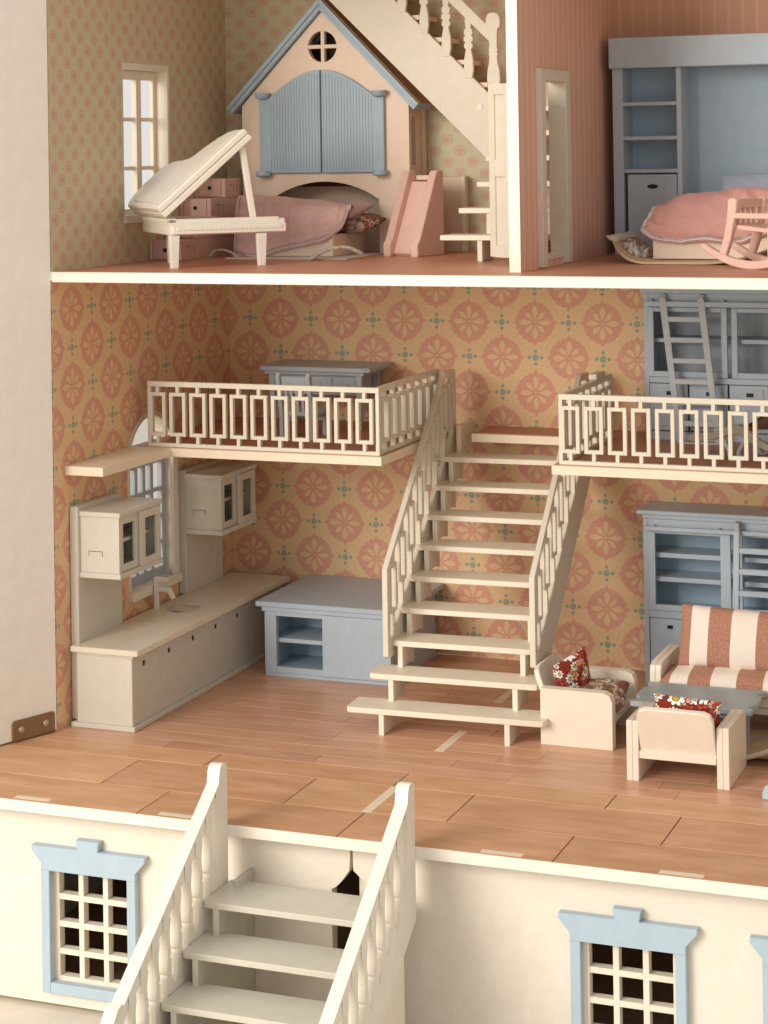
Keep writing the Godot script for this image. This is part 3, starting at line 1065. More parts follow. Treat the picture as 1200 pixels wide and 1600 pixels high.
func porch_stairs() -> void:
	var t := thing("porch_steps", "cream porch steps with baluster cut banisters below the front ledge", "steps", V3(24.5, -12.45, 18))
	var run := 2.45; var rise := 1.78
	for k in 5:
		var y := -3.44 - rise * k
		var z := 15.95 + run * k
		var b := mb()
		var back := 12.5 if k == 0 else z - 3.05
		b.prism([V(18.87, back), V(29.38, back), V(29.38, z - 0.12), V(29.22, z), V(19.12, z), V(18.94, z - 0.1), V(18.87, z - 0.3)], "xz", y, y + 0.34, [], 0.04)
		part("tread", b, M["kitchen"], t)
	for x in [19.5, 28.4]:
		var b := mb()
		var p := [V(11.48, -12.45), V(11.48, -2.75), V(13.5, -2.75), V(13.5, -3.27)]
		for k in 5:
			p.append(V(15.88 + run * k, -3.27 - rise * k))
			p.append(V(15.88 + run * k, -3.27 - rise * (k + 1)) if k < 4 else V(15.88 + run * k, -12.45))
		b.prism(p, "zy", x, x + 0.34, [], 0.02)
		part("stringer", b, M["kitchen"], t)
	# banisters
	for s in 2:
		var x0 := 18.1 if s == 0 else 29.4
		var x1 := x0 + 0.74
		var sl := 0.735
		var top := func(z: float) -> float: return 2.35 - sl * (z - 14.0)
		var low := func(z: float) -> float: return -3.9 - 0.72 * (z - 12.71)
		var b := mb()
		# cut lines run down the middle of each opening
		var cuts := []
		var z := 14.13
		for k in 9:
			cuts.append(z)
			z += 1.225
		var heights := func(k: int) -> Array:
			if k == 0: return [2.3, -1.9]
			var zc: float = cuts[k]
			return [top.call(zc) - 0.0 + (0.12 if false else -0.05) - 0.0, top.call(zc) - 4.95]
		var lefts := func(k: int) -> Array:     # outline of opening k, its side towards smaller z, from top to foot
			var q: Array = heights.call(k)
			var o := []
			var steps := 26
			for i in steps + 1:
				var tt := float(i) / steps
				var hw := cut_half(tt) if k > 0 else 0.30 * minf(1.0, minf(tt * 14.0 + 0.2, (1.0 - tt) * 9.0))
				o.append([hw, lerpf(q[0] - 0.35, q[1], tt)])
			return o
		# posts at the head
		var q0: Array = lefts.call(0)
		var piece := [V(12.7, -3.9), V(12.7, 3.3), V(12.82, 3.5), V(13.2, 3.56), V(13.45, 3.46), V(13.58, 3.25), V(13.72, top.call(13.72)), V(14.13, top.call(14.13))]
		for e in q0: piece.append(V(cuts[0] - e[0], e[1]))
		piece.append(V(cuts[0], low.call(cuts[0])))
		var sk := [7, piece.size() - 2]
		b.prism(piece, "zy", x0, x1, sk, 0.0)
		var ban := part("banister", b, M["ivory"], t)
		for k in cuts.size():
			b = mb()
			var p := []
			var za: float = cuts[k]
			var last := k == cuts.size() - 1
			var zb: float = cuts[k + 1] if not last else 25.6
			p.append(V(za, low.call(za)))
			var L: Array = lefts.call(k)
			var rev := L.duplicate(); rev.reverse()
			for e in rev: p.append(V(za + e[0], e[1]))
			p.append(V(za, top.call(za)))
			var skp := [0, p.size() - 2]
			if last:
				p.append(V(24.4, top.call(24.4)))
				p.append(V(24.55, top.call(24.4) + 0.15)); p.append(V(24.95, top.call(24.4) + 0.05)); p.append(V(25.6, -6.0))
				p.append(V(25.6, -12.45)); p.append(V(24.2, -12.45))
			else:
				p.append(V(zb, top.call(zb)))
				skp.append(p.size() - 1)
				for e in lefts.call(k + 1): p.append(V(zb - e[0], e[1]))
				skp.append(p.size() - 1)
				p.append(V(zb, low.call(zb)))
			b.prism(p, "zy", x0, x1, skp, 0.0)
			part("baluster" if not last else "newel", b, M["ivory"], ban)
		# support leg beneath
		b = mb()
		b.prism([V(14.47, -12.45), V(14.47, -5.15), V(21.0, -9.9), V(24.2, -12.45)], "zy", x0 + 0.05, x1 - 0.02, [], 0.02)
		part("leg_panel", b, M["cream"], t)


# ------------------------------------------------------------------ kitchen and sideboard
func wall_cabinet(called: String, label: String, z0: float, y: float, x1: float) -> Node3D:
	# hung on its tall back board; doors slide along x = x1
	var t := thing(called, label, "cabinet", V3(2.1, y, z0 - 2.9), 0.0, "kitchen wall cabinets")
	var zb := z0 - 5.75
	var b := mb()
	b.box(0.62, y + 4.05, zb, x1, y + 4.38, z0, 0.03)
	part("top", b, M["kitchen"], t)
	b = mb(); b.box(0.62, y, zb, x1, y + 0.36, z0, 0.03)
	part("bottom", b, M["kitchen"], t)
	b = mb()
	b.box(0.66, y + 0.36, z0 - 0.42, x1 - 0.12, y + 4.05, z0 - 0.1, 0.02)
	part("side", b, M["kitchen"], t)
	b = mb(); b.box(0.66, y + 0.36, zb + 0.1, x1 - 0.12, y + 4.05, zb + 0.42, 0.02)
	part("side", b, M["kitchen"], t)
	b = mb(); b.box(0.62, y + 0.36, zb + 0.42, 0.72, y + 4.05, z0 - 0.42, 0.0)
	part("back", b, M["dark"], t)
	b = mb(); b.box(0.72, y + 2.15, zb + 0.42, x1 - 0.7, y + 2.4, z0 - 0.42, 0.02)
	part("shelf", b, M["kitchen"], t)
	# mortise marks on the near side
	b = mb()
	b.box(1.3, y + 1.75, z0 - 0.105, 2.35, y + 1.79, z0 - 0.094, 0.0)
	b.box(1.3, y + 1.45, z0 - 0.105, 1.34, y + 1.75, z0 - 0.094, 0.0)
	b.box(2.31, y + 1.45, z0 - 0.105, 2.35, y + 1.75, z0 - 0.094, 0.0)
	part("joint_mark", b, M["brown"], t)
	for k in 2:
		var xa := x1 - 0.42 if k == 0 else x1 - 0.16
		var za := z0 - 0.25 if k == 0 else z0 - 2.75
		var zc := za - 2.65
		b = mb()
		b.box(xa, y + 0.38, zc, xa + 0.22, y + 4.03, zc + 0.55, 0.02)
		b.box(xa, y + 0.38, za - 0.55, xa + 0.22, y + 4.03, za, 0.02)
		b.box(xa, y + 0.38, zc + 0.55, xa + 0.22, y + 0.85, za - 0.55, 0.02)
		b.box(xa, y + 3.5, zc + 0.55, xa + 0.22, y + 4.03, za - 0.55, 0.02)
		part("door", b, M["kitchen"], t)
	return t

func kitchen() -> void:
	var t := thing("kitchen_counter", "long beige kitchen counter with round sink along the left wall", "counter", V3(2.7, 0, -12))
	var m: Material = M["kitchen"]
	var b := mb(); b.box(0.35, 0, -24.4, 5.1, 0.32, -1.1, 0.04)
	part("plinth", b, m, t)
	b = mb(); b.box(0.72, 0.32, -1.62, 4.45, 4.72, -1.32, 0.02)
	part("end_panel", b, m, t)
	b = mb(); b.box(4.45, 0.32, -1.75, 4.9, 4.72, -1.22, 0.03)
	part("post", b, m, t)
	b = mb(); b.box(0.72, 4.72, -24.2, 4.95, 4.95, -1.3, 0.03)
	part("rail", b, m, t)
	# doors with square finger holes
	for k in 6:
		var z1 := -1.78 - 3.42 * k
		var z2 := z1 - 3.4
		var zh := z1 - 1.0
		b = mb()
		b.box(4.5, 0.33, z2, 4.82, 3.9, z1, 0.012)
		b.box(4.5, 4.24, z2, 4.82, 4.71, z1, 0.012)
		b.box(4.5, 3.9, zh, 4.82, 4.24, z1, 0.0)
		b.box(4.5, 3.9, z2, 4.82, 4.24, zh - 0.4, 0.0)
		part("door", b, m, t)
	for k in 6:
		b = mb(); b.box(4.6, 3.85, -3.25 - 3.42 * k, 4.74, 4.3, -2.7 - 3.42 * k, 0.0)
		part("finger_hole", b, M["black"], t)
	b = mb(); b.box(4.45, 0.33, -24.3, 4.8, 4.71, -22.35, 0.012)
	part("end_filler", b, m, t)
	b = mb(); b.box(0.6, 0.33, -24.2, 4.2, 4.6, -1.7, 0.0)
	part("carcass", b, M["dark"], t)
	# worktop with a round hole for the sink
	b = mb()
	var yy := 4.95
	var cz := -12.7; var cx := 2.55; var rr := 1.18
	var near := [V(0.4, cz), V(cx - rr, cz)]
	near.append_array(arc_pts(cx, cz, rr, 180, 0, 20).slice(1, 20))
	near.append_array([V(cx + rr, cz), V(5.4, cz), V(5.4, -24.4), V(0.4, -24.4)])
	b.prism(near, "xz", yy, yy + 0.36, [0, 21], 0.0)
	var far := [V(0.4, cz), V(cx - rr, cz)]
	far.append_array(arc_pts(cx, cz, rr, 180, 360, 20).slice(1, 20))
	far.append_array([V(cx + rr, cz), V(5.4, cz), V(5.4, -1.45), V(5.33, -1.2), V(5.12, -1.1), V(0.4, -1.1)])
	b.prism(far, "xz", yy, yy + 0.36, [0, 21], 0.0)
	part("worktop", b, paint(col(230, 218, 198), 0.28), t)
	b = mb(); b.lathe(V3(cx, yy, cz), [[1.185, 0.35], [1.18, -0.25], [1.0, -0.55], [0.6, -0.7], [0.0, -0.72]], 28)
	part("sink_bowl", b, paint(col(150, 146, 136), 0.35), t)
	for z in [[-1.75, -7.45], [-16.75, -22.55]]:
		b = mb(); b.box(0.06, 0.32 if z[0] > -5 else 5.32, z[1], 0.66, 14.35, z[0], 0.03)
		part("back_board", b, m, t)
	b = mb(); b.box(0.06, 0.32, -1.75, 0.7, 0.36, -1.6, 0.0)
	var f := thing("tap", "flat cut wooden tap standing behind the sink", "tap", V3(0.95, 5.31, -12.2))
	b = mb()
	b.prism([V(0.55, 5.31), V(0.85, 5.31), V(0.85, 6.55), V(1.62, 6.55), V(1.95, 6.02), V(2.2, 6.15), V(1.82, 6.83), V(0.85, 6.83), V(0.85, 7.25), V(1.55, 7.25), V(1.65, 7.38), V(1.55, 7.55), V(0.63, 7.55), V(0.55, 7.45)], "xy", -12.3, -12.02, [], 0.025)
	part("spout", b, M["ivory"], f)
	wall_cabinet("wall_cabinet", "near kitchen wall cabinet with sliding doors, left of the window", -1.95, 9.65, 3.72)
	wall_cabinet("wall_cabinet", "far kitchen wall cabinet with sliding doors, right of the window", -16.6, 9.75, 3.72)
	# low blue sideboard against the back wall
	t = thing("sideboard", "low grey blue sideboard with a shelf opening, half behind the stairs", "sideboard", V3(12, 0, -20))
	m = M["grey_blue"]
	b = mb(); b.box(6.55, 4.98, -25.3, 17.6, 5.34, -16.05, 0.04)
	part("top", b, m, t)
	b = mb(); b.box(7.0, 4.66, -25.0, 17.2, 4.98, -16.15, 0.02)
	part("moulding", b, m, t)
	b = mb(); b.box(7.2, 0.0, -24.9, 17.0, 0.28, -16.25, 0.03)
	part("plinth", b, m, t)
	b = mb()
	b.box(7.2, 0.28, -16.6, 8.1, 4.66, -16.2, 0.02)
	b.box(8.1, 0.28, -16.6, 11.75, 0.72, -16.22, 0.02)
	b.box(8.1, 4.35, -16.6, 11.75, 4.66, -16.22, 0.02)
	part("frame", b, m, t)
	b = mb(); b.box(11.75, 0.3, -16.62, 17.0, 4.64, -16.12, 0.03)
	part("door", b, m, t)
	for k in 4:
		b = mb(); b.box(7.3 + 0.2 * k, 0.5, -16.21, 7.34 + 0.2 * k, 4.5, -16.185, 0.0)
		part("groove", b, M["slate"], t)
	for x in [7.2, 16.7]:
		b = mb(); b.box(x, 0.28, -24.9, x + 0.3, 4.66, -16.6, 0.02)
		part("side", b, m, t)
	b = mb(); b.box(7.5, 0.28, -24.9, 16.7, 4.66, -20.2, 0.0)
	part("back", b, M["deep_blue"], t)
	b = mb(); b.box(7.5, 0.28, -20.2, 16.7, 0.6, -16.62, 0.0)
	part("inner_floor", b, M["deep_blue"], t)
	b = mb(); b.box(7.5, 2.38, -20.2, 11.75, 2.68, -16.62, 0.02)
	part("shelf", b, m, t)

# ------------------------------------------------------------------ sitting corner
# an armchair facing local +z: arms along z, width w between the outer faces
func arm_profile(h: float, d: float) -> Array:
	return [V(0, 0), V(d, 0), V(d, h - 0.6), V(d - 0.17, h - 0.17), V(d - 0.6, h), V(0.08, h), V(0, h - 0.08)]

func seat_frame(t: Node3D, w: float, d: float, m: Material, h := 3.55, hb := 4.9) -> void:
	for s in 2:
		var x := 0.0 if s == 0 else w - 0.74
		var b := mb(); b.prism(arm_profile(h, d), "zy", x, x + 0.365, [], 0.03)
		var a := part("arm", b, m, t)
		b = mb(); b.prism(arm_profile(h, d), "zy", x + 0.375, x + 0.74, [], 0.03)
		part("arm_layer", b, m, a)
	var b := mb(); b.box(0.76, 1.42, 0.2, w - 0.76, 1.85, d - 0.15, 0.03)
	part("seat", b, m, t)
	b = mb(); b.box(0.78, 1.36, 0.0, w - 0.78, 1.78, 0.2, 0.02)
	part("seat_rail", b, m, t)
	b = mb()
	b.tf = Transform3D(Basis(Vector3.RIGHT, deg_to_rad(-20)), V3(0, 1.8, 0.42))
	b.prism([V(0.8, 0), V(w - 0.8, 0), V(w - 0.8, hb - 2.5), V(w - 0.95, hb - 2.12), V(w - 1.35, hb - 1.95), V(1.35, hb - 1.95), V(0.95, hb - 2.12), V(0.8, hb - 2.5)], "xy", -0.2, 0.16, [], 0.05)
	part("backrest", b, m, t)

func cushion_thing(label: String, mat: Material, at: Vector3, rot: Vector3, w: float, h: float, th: float, sd: int, group := "", us := 1.0, cat := "cushion", ears := 0.07) -> Node3D:
	var t := thing("cushion", label, cat, at, 0.0, group, false)
	var b := mb()
	b.tf = Transform3D(Basis.from_euler(rot * PI / 180.0), Vector3.ZERO)
	b.cushion(w, h, th, ears, 0.03, sd, us, 28)
	part("cover", b, mat, t)
	return t

func living_room() -> void:
	var m: Material = M["sofa_wood"]
	# armchair beside the stairs faces +x
	var t := thing("armchair", "cream wooden armchair with two flowered cushions beside the staircase", "armchair", V3(31.05, 0, -6.65), 90.0, "", false)
	seat_frame(t, 6.1, 4.72, m)
	cushion_thing("dark red daisy cushion upright in the armchair by the stairs", M["daisy"], V3(32.5, 3.75, -9.0), V3(0, 62, 14), 3.0, 2.9, 1.1, 3)
	cushion_thing("pale meadow print cushion lying flat on the armchair by the stairs", M["meadow"], V3(34.3, 2.75, -9.5), V3(-82, 10, 0), 3.3, 3.3, 1.25, 8)
	# armchair with its back to us faces -z
	t = thing("armchair", "cream wooden armchair seen from behind in front of the coffee table", "armchair", V3(44.27, 0, -1.55), 180.0, "", false)
	seat_frame(t, 6.2, 4.75, m)
	cushion_thing("red daisy cushion peeping over the back of the near armchair", M["daisy"], V3(41.5, 3.45, -2.9), V3(16, 0, -3), 4.1, 3.1, 1.15, 12)
	# coffee table with scalloped ends
	t = thing("coffee_table", "grey coffee table with scalloped ends between armchairs and sofa", "table", V3(40.7, 0, -9.1), 0.0, "", false)
	var p := []
	var W := 3.85; var H := 2.35
	for k in 33:
		var a := -1.0 + 2.0 * k / 32.0
		var dx := 0.42 * exp(-pow((absf(a) - 0.6) / 0.15, 2.0))
		p.append(V(W - dx - (0.12 if absf(a) > 0.97 else 0.0), a * H))
	for k in 33:
		var a := 1.0 - 2.0 * k / 32.0
		var dx := 0.42 * exp(-pow((absf(a) - 0.6) / 0.15, 2.0))
		p.append(V(-W + dx + (0.12 if absf(a) > 0.97 else 0.0), a * H))
	var b := mb(); b.prism(p, "xz", 2.86, 3.2, [], 0.04)
	part("tabletop", b, M["table_grey"], t)
	for x in [-2.7, 2.7]:
		b = mb(); b.box(x - 0.17, 0.0, -1.7, x + 0.17, 2.5, 1.7, 0.03)
		part("leg", b, M["table_grey"], t)
	b = mb(); b.box(-3.0, 2.5, -1.9, 3.0, 2.86, 1.9, 0.03)
	part("apron", b, M["table_grey"], t)
	# sofa behind it
	t = thing("sofa", "cream wooden sofa with striped cushions in front of the blue bookcase", "sofa", V3(36.75, 0, -17.2), 0.0, "", false)
	seat_frame(t, 13.0, 5.1, m, 4.2, 5.6)
	b = mb(); b.box(0.76, 1.9, 4.6, 12.2, 2.5, 5.05, 0.04)
	part("front_rail", b, m, t)
	cushion_thing("long terracotta striped back cushion leaning on the sofa", M["terra"], V3(43.75, 5.5, -14.3), V3(-14, 0, -1.5), 11.0, 3.9, 2.1, 4, "", 1.0 / 5.4, "cushion", 0.012)
	cushion_thing("long terracotta striped seat cushion lying on the sofa", M["terra"], V3(43.1, 3.1, -13.6), V3(-86, 0, 0), 11.6, 3.6, 1.7, 6, "", 1.0 / 5.4, "cushion", 0.012)
	# rug under the table
	t = thing("rug", "woven beige rug with curling edges under the coffee table", "rug", V3(41, 0, -9), 0.0, "", false)
	b = mb()
	var nz := noise(0.12, 5)
	var f := func(u: float, v: float) -> Vector3:
		var x := lerpf(-4.6, 7.6, u)
		var z := lerpf(lerpf(0.2, 4.9, pow(u, 1.3)), -4.5, v)
		var e1 := maxf(0.0, 1.0 - u * 6.0); var e2 := maxf(0.0, (u - 0.45) * 1.9) * maxf(0.0, 1.0 - v * 3.0)
		var y := 0.06 + 0.9 * e1 * e1 + 1.7 * e2 * e2 * 1.6 + 0.06 * nz.get_noise_2d(u * 40, v * 40)
		return V3(x + e1 * 0.5, y, z - e2 * 0.8)
	b.sheet(f, 40, 30, Vector2(12, 9))
	part("weave", b, M["jute"], t)
	b = mb()
	for k in 9:
		var u := 0.5 + 0.5 * k / 8.0
		pass
	var path := []
	for k in 30: path.append(f.call(k / 29.0, 0.0) + V3(0, 0.06, 0.05))
	b.tube(path, 0.16, 7)
	part("hem", b, M["wool"], t)
	b = mb()
	for k in 26:
		var q: Vector3 = f.call(0.0, k / 25.0)
		var pts := []
		for i in 5: pts.append(q + V3(-0.1 * i + 0.03 * sin(k * 3.1 + i), 0.06 + 0.04 * sin(i * 1.7 + k), 0.06 * sin(k * 1.9 + i * 0.8)))
		b.tube(pts, 0.09, 5)
	part("fringe", b, M["wool"], t, "", "stuff")
	bookcase_low()
	# a rounded blue foot that the right edge cuts off
	t = thing("toy_foot", "rounded pale blue wooden foot at the right edge of the floor", "toy", V3(46.95, 0, -0.75), -12.0, "", false)
	b = mb()
	b.prism([V(-0.5, 0), V(3, 0), V(3, 1.1), V(0.6, 1.1), V(-0.3, 0.8), V(-0.5, 0.4)], "xy", -0.4, 0.4, [], 0.08)
	part("runner", b, M["blue"], t)

func bookcase_low() -> void:
	var m: Material = M["grey_blue"]
	var t := thing("bookcase", "grey blue bookcase with sliding doors and ladder behind the sofa", "bookcase", V3(41, 0, -23.7), 0.0, "grey blue library bookcases")
	var z := -22.0
	var x0 := 33.8; var x1 := 50.0
	var b := mb(); b.box(x0 - 0.4, 11.92, -25.4, x1 + 0.4, 12.2, z + 0.3, 0.04)
	part("top", b, m, t)
	b = mb(); b.box(x0, 11.62, -25.3, x1, 11.92, z + 0.12, 0.03)
	part("moulding", b, m, t)
	b = mb(); b.box(x0, 0, -25.3, x0 + 0.35, 11.6, z, 0.02)
	part("side", b, m, t)
	b = mb(); b.box(x1 - 0.35, 0, -25.3, x1, 11.6, z, 0.02)
	part("side", b, m, t)
	b = mb(); b.box(x0 + 0.35, 0, -25.3, x1 - 0.35, 11.6, -25.0, 0.0)
	part("back", b, M["deep_blue"], t)
	b = mb()
	b.box(x0 + 0.35, 10.85, z - 0.3, x1 - 0.35, 11.6, z - 0.02, 0.02)
	b.box(x0 + 0.35, 4.7, z - 3.0, x1 - 0.35, 5.2, z - 0.02, 0.02)
	b.box(x0 + 0.35, 0.0, z - 3.0, x1 - 0.35, 0.4, z - 0.02, 0.02)
	part("frame", b, m, t)
	for y in [7.14, 8.82]:
		b = mb(); b.box(x0 + 0.35, y, -25.0, x1 - 0.35, y + 0.33, z - 0.5, 0.02)
		part("shelf", b, m, t)
	for k in 2:
		var xa := 34.15 if k == 0 else 40.25
		var xb := 40.0 if k == 0 else 46.1
		var zz := z - 0.18 if k == 0 else z - 0.48
		b = mb()
		b.box(xa, 5.22, zz, xa + 0.5, 10.84, zz + 0.25, 0.03)
		b.box(xb - 0.72, 5.22, zz, xb, 10.84, zz + 0.25, 0.03)
		b.box(xa + 0.5, 5.22, zz, xb - 0.72, 5.65, zz + 0.25, 0.03)
		b.box(xa + 0.5, 10.6, zz, xb - 0.72, 10.84, zz + 0.25, 0.03)
		part("door", b, m, t)
	for k in 4:
		var xa := 34.2 + 3.0 * k
		b = mb(); b.box(xa, 0.45, z - 0.25, xa + 2.94, 4.66, z - 0.03, 0.02)
		var dd := part("cupboard_door", b, m, t)
		b = mb()
		b.box(xa + 0.3, 0.8, z - 0.05, xa + 2.64, 4.4, z + 0.05, 0.03)
		part("panel", b, m, dd)
		b = mb(); b.box(xa + 1.25, 4.0, z + 0.03, xa + 1.65, 4.25, z + 0.065, 0.0)
		part("handle", b, M["black"], dd)
	b = mb()
	b.box(34.05, 10.85, z + 0.25, x1 - 0.2, 11.14, z + 0.5, 0.03)
	for x in [34.4, 39.0, 44.6, 49.0]: b.box(x, 11.0, z - 0.05, x + 0.3, 11.2, z + 0.3, 0.02)
	part("ladder_rail", b, m, t)
	var l := thing("ladder", "grey blue ladder hooked on the rail of the lower bookcase", "ladder", V3(42.3, 0, -21), 0.0, "library ladders")
	for x in [40.4, 43.6]:
		b = mb()
		b.prism([V(-19.9, 0), V(-20.3, 0), V(-21.52, 11.1), V(-21.35, 11.35), V(-21.12, 11.2)], "zy", x, x + 0.42, [], 0.04)
		part("side", b, m, l)
		b = mb(); b.box(x + 0.05, 11.2, -21.95, x + 0.37, 11.75, -21.2, 0.03)
		part("hook", b, M["slate"], l)
	for y in [1.3, 2.75, 4.2, 5.65, 7.05, 8.5, 9.9]:
		b = mb()
		var zc := lerpf(-20.1, -21.3, y / 11.1)
		b.box(40.8, y - 0.2, zc - 0.2, 43.62, y + 0.18, zc + 0.15, 0.03)
		part("rung", b, m, l)

# ------------------------------------------------------------------ things on the lofts
func loft_things() -> void:
	var m: Material = M["slate"]
	var F := 17.13
	var t := thing("desk", "slate grey writing desk with drawers on the left loft", "desk", V3(9.3, F, -22), 0.0, "", true)
	var b := mb()
	b.prism([V(4.75, -25.2), V(13.7, -25.2), V(13.7, -20.9), V(13.45, -20.75), V(13.2, -20.6), V(12.6, -20.6), V(5.3, -20.6), V(4.9, -20.75), V(4.75, -21.0)], "xz", 21.35, 21.7, [], 0.05)
	part("desktop", b, m, t)
	b = mb(); b.box(5.2, 21.1, -25.0, 13.2, 21.35, -20.9, 0.03)
	part("moulding", b, m, t)
	for x in [5.5, 12.5]:
		for z in [-21.4, -24.6]:
			b = mb(); b.prism([V(x, 21.1), V(x + 0.5, 21.1), V(x + 0.42, F), V(x + 0.1, F)], "xy", z, z + 0.4, [], 0.03)
			part("leg", b, m, t)
	b = mb(); b.box(6.0, 19.6, -24.6, 12.5, 21.1, -21.35, 0.02)
	part("apron", b, m, t)
	for x in [6.1, 8.4, 10.75]:
		b = mb(); b.box(x, 19.75, -21.36, x + (2.1 if x < 10 else 1.65), 20.95, -21.25, 0.03)
		var dr := part("drawer", b, m, t)
		b = mb()
		b.tf = Transform3D(Basis(Vector3.RIGHT, PI / 2), V3(x + (1.05 if x < 10 else 0.85), 20.4, -21.26))
		b.lathe(Vector3.ZERO, [[0.22, 0.0], [0.24, 0.06], [0.17, 0.09], [0.0, 0.07]], 14)
		part("knob", b, m, dr)
	# chair
	t = thing("desk_chair", "slate grey slatted chair pulled up to the desk on the left loft", "chair", V3(8.75, F, -16.2), 0.0, "", false)
	for x in [0.0, 2.35]:
		b = mb()
		b.prism([V(0.0, 0.0), V(0.32, 0.0), V(0.36, 1.9), V(0.75, 3.6), V(0.95, 4.45), V(0.8, 4.75), V(0.55, 4.75), V(0.4, 4.4), V(0.1, 2.6), V(-0.05, 1.6)], "zy", x, x + 0.32, [], 0.05)
		part("back_post", b, m, t)
		b = mb(); b.box(x + 0.02, 0.0, -2.2, x + 0.3, 1.6, -1.9, 0.03)
		part("leg", b, m, t)
	b = mb(); b.box(-0.12, 1.6, -2.5, 2.8, 1.95, 0.1, 0.05)
	part("seat", b, m, t)
	b = mb(); b.box(0.32, 1.25, -2.1, 2.35, 1.55, -1.95, 0.02)
	part("rail", b, m, t)
	b = mb()
	b.prism([V(0.5, 3.7), V(0.72, 4.45), V(0.62, 4.5), V(0.38, 3.72)], "zy", 0.32, 2.35, [], 0.02)
	part("top_rail", b, m, t)
	for k in 4:
		b = mb(); b.prism([V(0.15, 1.95), V(0.27, 1.95), V(0.54, 3.75), V(0.42, 3.75)], "zy", 0.5 + 0.42 * k, 0.72 + 0.42 * k, [], 0.02)
		part("slat", b, m, t)
	bookcase_high()
	# reclining lounge chair with looped legs
	t = thing("lounge_chair", "greyish wooden lounge chair with looped grey legs on the right loft", "lounge chair", V3(42.1, F, -14.6), -24.0, "", false)
	for s in 2:
		var z := 0.0 if s == 0 else -3.2
		b = mb()
		var up := [V(-3.6, 1.35), V(-2.9, 1.5), V(-1.6, 1.75), V(-0.4, 2.2), V(0.5, 2.35), V(1.2, 2.1), V(2.0, 1.6), V(3.2, 1.1), V(3.3, 0.7), V(2.0, 1.05), V(1.1, 1.5), V(0.5, 1.72), V(-0.4, 1.62), V(-1.6, 1.2), V(-2.9, 0.95), V(-3.55, 0.95), V(-3.75, 1.1)]
		b.prism(up, "xy", z, z + 0.35, [], 0.05)
		part("side_frame", b, M["lounge"], t)
		b = mb()
		var loop := []
		for k in 21:
			var a := deg_to_rad(lerpf(168, 372 + 5, k / 20.0))
			loop.append(V3(0.0 + 0.38 * cos(a), 0.45 + 0.42 * sin(a), z + 0.17))
		var pts := [V3(-0.95, 1.55, z + 0.17)]
		pts.append_array(loop)
		pts.append(V3(1.0, 1.6, z + 0.17))
		b.tube(pts, 0.16, 8)
		part("leg", b, m, t)
	b = mb()
	var seat := func(u: float, v: float) -> Vector3:
		var x := lerpf(-3.4, 4.6, u)
		var y := 1.55 + (0.55 * sin((x + 3.4) / 3.9 * PI * 0.5) if x < 0.5 else 0.55 + 0.0) + (0.0 if x < 0.5 else (x - 0.5) * 0.62)
		return V3(x, y, lerpf(0.0, -2.85, v))
	b.sheet(seat, 24, 4)
	var low := func(u: float, v: float) -> Vector3: return seat.call(u, v) - V3(0, 0.22, 0)
	b.sheet(low, 24, 4, Vector2.ONE, true)
	part("seat", b, M["lounge"], t)

